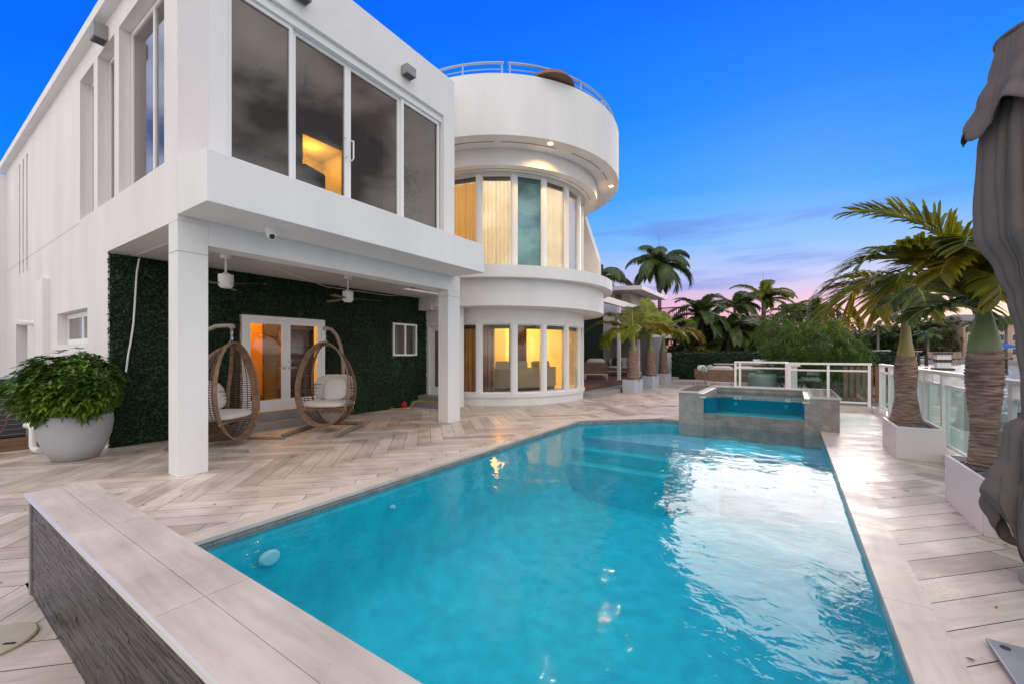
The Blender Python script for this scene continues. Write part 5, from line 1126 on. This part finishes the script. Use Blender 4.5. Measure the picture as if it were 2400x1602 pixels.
def bush(name, label, cat, blobs, n, ln, wd, m, seed, trunk=True, group=None, lanc=True):
    random.seed(seed); c0 = Vector(blobs[0][0]); t = thing(name, label, cat, (c0.x, c0.y, 0), group); b = MB()
    tot = sum(r[0]*r[2] for _, r in blobs)
    for c_, r in blobs:
        c_ = Vector(c_)
        for k in range(int(n*r[0]*r[2]/tot)):
            v = Vector((random.gauss(0, 1), random.gauss(0, 1), random.gauss(0, 1))).normalized(); rad = random.uniform(.6, 1.05)*(1+.22*mnoise.noise(v*2.2+c_))
            q = c_+Vector((v.x*r[0], v.y*r[1], v.z*r[2]))*rad
            if q.z < .05: continue
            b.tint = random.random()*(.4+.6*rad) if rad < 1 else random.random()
            if lanc: rosette(b, q, v+Vector((0, 0, .7)), 7, ln, wd, .6)
            else: lance(b, q, v+Vector((random.uniform(-1, 1), random.uniform(-1, 1), random.uniform(-.6, 1))), ln, wd)
    b.build('foliage', M[m], t, tint=True, weld=False)
    if trunk:
        tb = MB()
        for c_, r in blobs: tb.tube([(c0.x, c0.y, 0), (c0.x*.5+c_[0]*.5, c0.y*.5+c_[1]*.5, c_[2]*.5), tuple(c_)], [.07, .05, .02], 6)
        tb.build('stem', M['bark'], t)
    return t
P = lambda u, v, d: tuple(at(u, v, d))
bush('oleander_bush', 'large oleander bush with narrow leaves behind the glass railing', 'bush', [(P(1905, 820, 15.5), (1.25, 1.1, 1.15)), (P(1985, 860, 14.6), (.75, .8, .95)), (P(1850, 850, 16.5), (1.0, 1, .9)), (P(1960, 905, 14.0), (.6, .6, .55)), (P(1820, 790, 17.5), (.8, .8, .9))], 2300, .22, .016, 'bush', 51)
bush('green_tree', 'mid green leafy tree mass beyond the hedge right of the thatched roof', 'tree', [(P(1850, 775, 29), (2.2, 2, 1.5)), (P(1900, 760, 31), (2.0, 2, 1.6)), (P(1950, 780, 28), (2, 2, 1.5)), (P(1800, 800, 27), (1.6, 1.6, 1.2))], 1400, .34, .04, 'tree_far', 52)
bush('green_tree', 'dark leafy tree mass behind the two date palms', 'tree', [(P(1600, 800, 31), (2.2, 2, 1.4)), (P(1570, 822, 28), (2.0, 1.5, 1.3)), (P(1640, 825, 28), (2.0, 1.5, 1.3)), (P(1680, 810, 32), (2.4, 2, 1.4)), (P(1740, 800, 31), (2, 2, 1.2))], 1900, .34, .05, 'frond_dark', 53)
# ================================================================== right: dock, canal, far bank
t = thing('boat_dock', 'pale boarded dock beside the water beyond the side railing', 'dock', (3.2, 8, -.4)); MB().box((1.82, -2, -.5), (3.4, 16, -.38)).build('boards', M['deckboard'], t)
for k, (x, y) in enumerate(((3.0, 7.6), (2.6, 10.2), (3.0, 12.6))):
    t = thing('dock_piling', ('white cone capped dock piling behind the nearer bottle palm', 'white dock piling with a lantern on top', 'white dock piling farthest along the dock')[k], 'piling', (x, y, -1.2), 'white dock pilings')
    zt = .55 if k == 0 else .95
    MB().lathe([(.16, -1.4), (.15, zt)], (x, y), 20).build('post', M['white'], t, smooth=40); MB().lathe([(.19, zt), (.19, zt+.03), (.02, zt+.22)], (x, y), 20).build('cap', M['white'], t, smooth=30)
la = thing('dock_lantern', 'square metal lantern standing behind the side railing between the palms', 'lantern', (2.25, 10.5, 1.1))
MB().box((2.12, 10.37, 1.10), (2.38, 10.63, 1.14)).box((2.14, 10.39, 1.38), (2.36, 10.61, 1.41)).box((2.15, 10.4, 1.24), (2.35, 10.6, 1.29)).build('frame', M['bark'], la); MB().box((2.16, 10.41, 1.14), (2.34, 10.59, 1.38)).build('shade', M['white'], la); MB().box((2.10, 10.35, -1.2), (2.40, 10.65, 1.098)).build('pillar', M['white'], la)
t = thing('picket_fence', 'brown wooden picket fence on the dock behind the glass railing corner', 'fence', (1.9, 15, -.3))
b = MB().box((1.3, 16.0, .1), (3.4, 16.05, .2)).box((1.3, 16.0, .75), (3.4, 16.05, .85))
for k in range(15): b.box((1.3+k*.145, 15.96, -.4), (1.4+k*.145, 15.99, 1.0))
b.build('pickets', M['fencewood'], t)
def bankhouse(label, u, d, w_, h, dep, roofm, wallm, pitched, seed, eav=.5):
    p_ = at(u, 840, d); t = thing('waterfront_house', label, 'house', (p_.x, p_.y, .2), 'houses across the canal'); ang = TH; m_ = Matrix.Translation((p_.x, p_.y, 0)) @ Matrix.Rotation(ang, 4, 'Z')
    MB().box((-w_/2, 0, -.2), (w_/2, dep, h)).xf(m_).build('wall', wallm, t)
    if pitched: MB().add([(-w_/2-eav, -eav, h), (w_/2+eav, -eav, h), (w_/2+eav, dep+eav, h), (-w_/2-eav, dep+eav, h), (-w_/2*.6, dep/2, h+1.9), (w_/2*.6, dep/2, h+1.9)], [(0, 3, 2, 1), (0, 1, 5, 4), (1, 2, 5), (2, 3, 4, 5), (3, 0, 4)]).xf(m_).build('roof', roofm, t)
    else: MB().box((-w_/2-eav, -eav, h), (w_/2+eav, dep+eav, h+.35)).xf(m_).build('roof', roofm, t)
    nw = int(w_/3)
    for fl in range(2 if h > 5 else 1):
        for k in range(nw):
            x = -w_/2+(k+.5)*w_/nw; f = MB().box((x-.8, -.06, 1+fl*3), (x+.8, -.005, 2.5+fl*3)).xf(m_).build('window', M['frame'], t); MB().box((x-.7, -.08, 1.1+fl*3), (x+.7, -.062, 2.4+fl*3)).xf(m_).build('pane', M['darkgrey'], f)
    return t
rf = mat('grey brown tile roof', (.22, .17, .16), .8, nscale=1, namt=.3); wl = mat('beige house wall', (.45, .38, .36), .8); wl2 = mat('white house wall', (.62, .56, .54), .8); wl3 = mat('peach house wall', (.5, .34, .26), .8)
bankhouse('grey roofed two storey house across the canal, left of the near palm trunk', 2055, 104, 22, 5.4, 10, rf, wl, True, 1)
bankhouse('pale house across the canal between the two bottle palms', 2200, 124, 16, 3.6, 10, rf, wl2, True, 2)
h3 = bankhouse('peach house with balcony across the canal beside the umbrella', 2345, 90, 16, 8.2, 10, rf, wl3, True, 3)
for i, (u, d, lb, m) in enumerate(((2330, 84, 'blue awning on the house across the canal', mat('blue awning', (.02, .12, .42), .7)), (2165, 100, 'red orange awning across the canal between the palms', mat('red awning', (.5, .06, .02), .7)))):
    p_ = at(u, 808 if i == 0 else 807, d); t = thing('awning', lb, 'awning', tuple(p_)); m_ = Matrix.Translation(p_) @ Matrix.Rotation(TH, 4, 'Z')
    MB().add([(-3.2, -1.4, -.3), (3.2, -1.4, -.3), (3.2, 1.2, .55), (-3.2, 1.2, .55), (-3.2, -1.4, -.6), (3.2, -1.4, -.6)], [(0, 1, 2, 3), (4, 5, 1, 0)]).xf(m_).build('canvas', m, t)
    for x in (-3, 3): MB().tube([(x, -1.3, -.5), (x, -1.3, -p_.z+.1)], .05, 6).xf(m_).build('post', M['white'], t)
struct('sea_wall', MB().box((4.2, 113, -1.3), (900, 118.5, .05)), M['concrete'])
random.seed(77)
for i in range(11):
    u = 2045+i*30+random.uniform(-8, 8); d = random.uniform(92, 122); s_ = random.uniform(1.15, 1.75)
    bush('bank_tree', f"{['round dark', 'broad olive', 'ragged green'][i % 3]} tree across the canal, {['first', 'second', 'third', 'fourth', 'fifth', 'sixth', 'seventh', 'eighth', 'ninth', 'tenth', 'eleventh'][i]} along the far bank from the left", 'tree', [((at(u, 800, d).x, at(u, 800, d).y, 3.0*s_), (3.4*s_, 3*s_, 2.4*s_)), ((at(u+14, 800, d).x, at(u+14, 800, d).y, 4.3*s_), (2.4*s_, 2.4*s_, 1.8*s_))], 330, .95, .2, 'tree_far', 90+i, True, 'trees across the canal')
for i, (u, v, d) in enumerate(((2058, 768, 95), (2095, 772, 99), (2175, 785, 88), (2285, 762, 84), (2358, 756, 86))):
    crown_palm('bank_palm', f"palm across the canal, {['leftmost, above the grey roofed house', 'left of the nearer trunk and above the boat', 'just right of the far bottle palm', 'right of the thick bottle palm', 'beside the umbrella edge'][i]}", (u, v), d, .25, 12, 3.0, 105, .9, .09, 16, 'frond_dark', 60+i, False, .2, .8, (0, 75), group='palms across the canal')
# boats and dock furniture far away
def boat(label, u, d, Ln, rz):
    p_ = at(u, 845, d); t = thing('motor_boat', label, 'boat', (p_.x, p_.y, -1.1), 'boats on the canal'); m_ = Matrix.Translation((p_.x, p_.y, -1.15)) @ Matrix.Rotation(rz, 4, 'Z')
    w_ = Ln*.16; out_ = [(-Ln/2, -w_), (Ln*.2, -w_), (Ln*.38, -w_*.7), (Ln/2, 0), (Ln*.38, w_*.7), (Ln*.2, w_), (-Ln/2, w_)]
    n_ = len(out_); vs = [(x*.94, y*.75, 0) for x, y in out_]+[(x, y, 1.1+.5*max(0, x/Ln)) for x, y in out_]
    MB().add(vs, [tuple(range(n_-1, -1, -1)), tuple(range(n_, 2*n_))]+[(i, (i+1) % n_, n_+(i+1) % n_, n_+i) for i in range(n_)]).xf(m_).build('hull', M['white'], t)
    MB().box((-Ln*.1, -w_*.6, 1.1), (Ln*.15, w_*.6, 1.9)).xf(m_).build('cabin', M['white'], t); MB().box((-Ln*.09, -w_*.62, 1.45), (Ln*.155, w_*.62, 1.75)).xf(m_).build('windscreen', M['darkgrey'], t)
    for y in (-w_*.6, w_*.6): MB().tube([(-Ln*.1, y, 1.9), (-Ln*.1, y, 2.9)], .04, 6).xf(m_).build('top_post', M['silver'], t)
    MB().box((-Ln*.22, -w_*.7, 2.9), (Ln*.02, w_*.7, 3.0)).xf(m_).build('hard_top', M['white'], t)
boat('white motor boat moored left of the far bottle palm trunk', 2074, 62, 6.5, TH+.2); boat('white motor boat across the canal between the palm trunks', 2150, 88, 8, TH)
for i, u in enumerate((2138, 2153, 2171, 2345, 2357)):
    p_ = at(u, 850, 66 if i < 3 else 40); t = MB().tube([(p_.x, p_.y, -1.5), (p_.x, p_.y, 1.15 if i < 3 else .9)], .22 if i < 3 else .14, 10).build('mooring_pile', M['pile']); tag(t, f"dark mooring pile in the canal, {['leftmost of three by the far bottle palm', 'middle of the three by the far bottle palm', 'tallest looking of the three, nearest the lantern', 'left one beside the umbrella', 'right one beside the umbrella'][i]}", 'pile', 'dark mooring piles')
def loungechair(i, u, d):
    p_ = at(u, 836, d); t = thing('dock_chair', f"tall backed dock chair across the canal, number {i+1} in the row".replace(f"number {i+1}", ['first', 'second', 'third', 'fourth', 'fifth', 'sixth', 'seventh', 'eighth', 'ninth'][i]+' from the left'), 'chair', (p_.x, p_.y, .05), 'dock chairs across the canal'); m_ = Matrix.Translation((p_.x, p_.y, .05)) @ Matrix.Rotation(TH+PI, 4, 'Z')
    b = MB().box((-.45, -.1, .0), (.45, .0, 1.6)).box((-.45, 0, .35), (.45, .8, .5)).box((-.45, .7, 0), (-.35, .8, .35)).box((.35, .7, 0), (.45, .8, .35)); b.xf(m_).build('chair_frame', mat('taupe dock chair', (.30, .22, .20), .7) if i == 0 else bpy.data.materials['taupe dock chair'], t)
for i in range(9): loungechair(i, 2180+i*11.5 if i < 7 else 2350+(i-7)*18, 84)
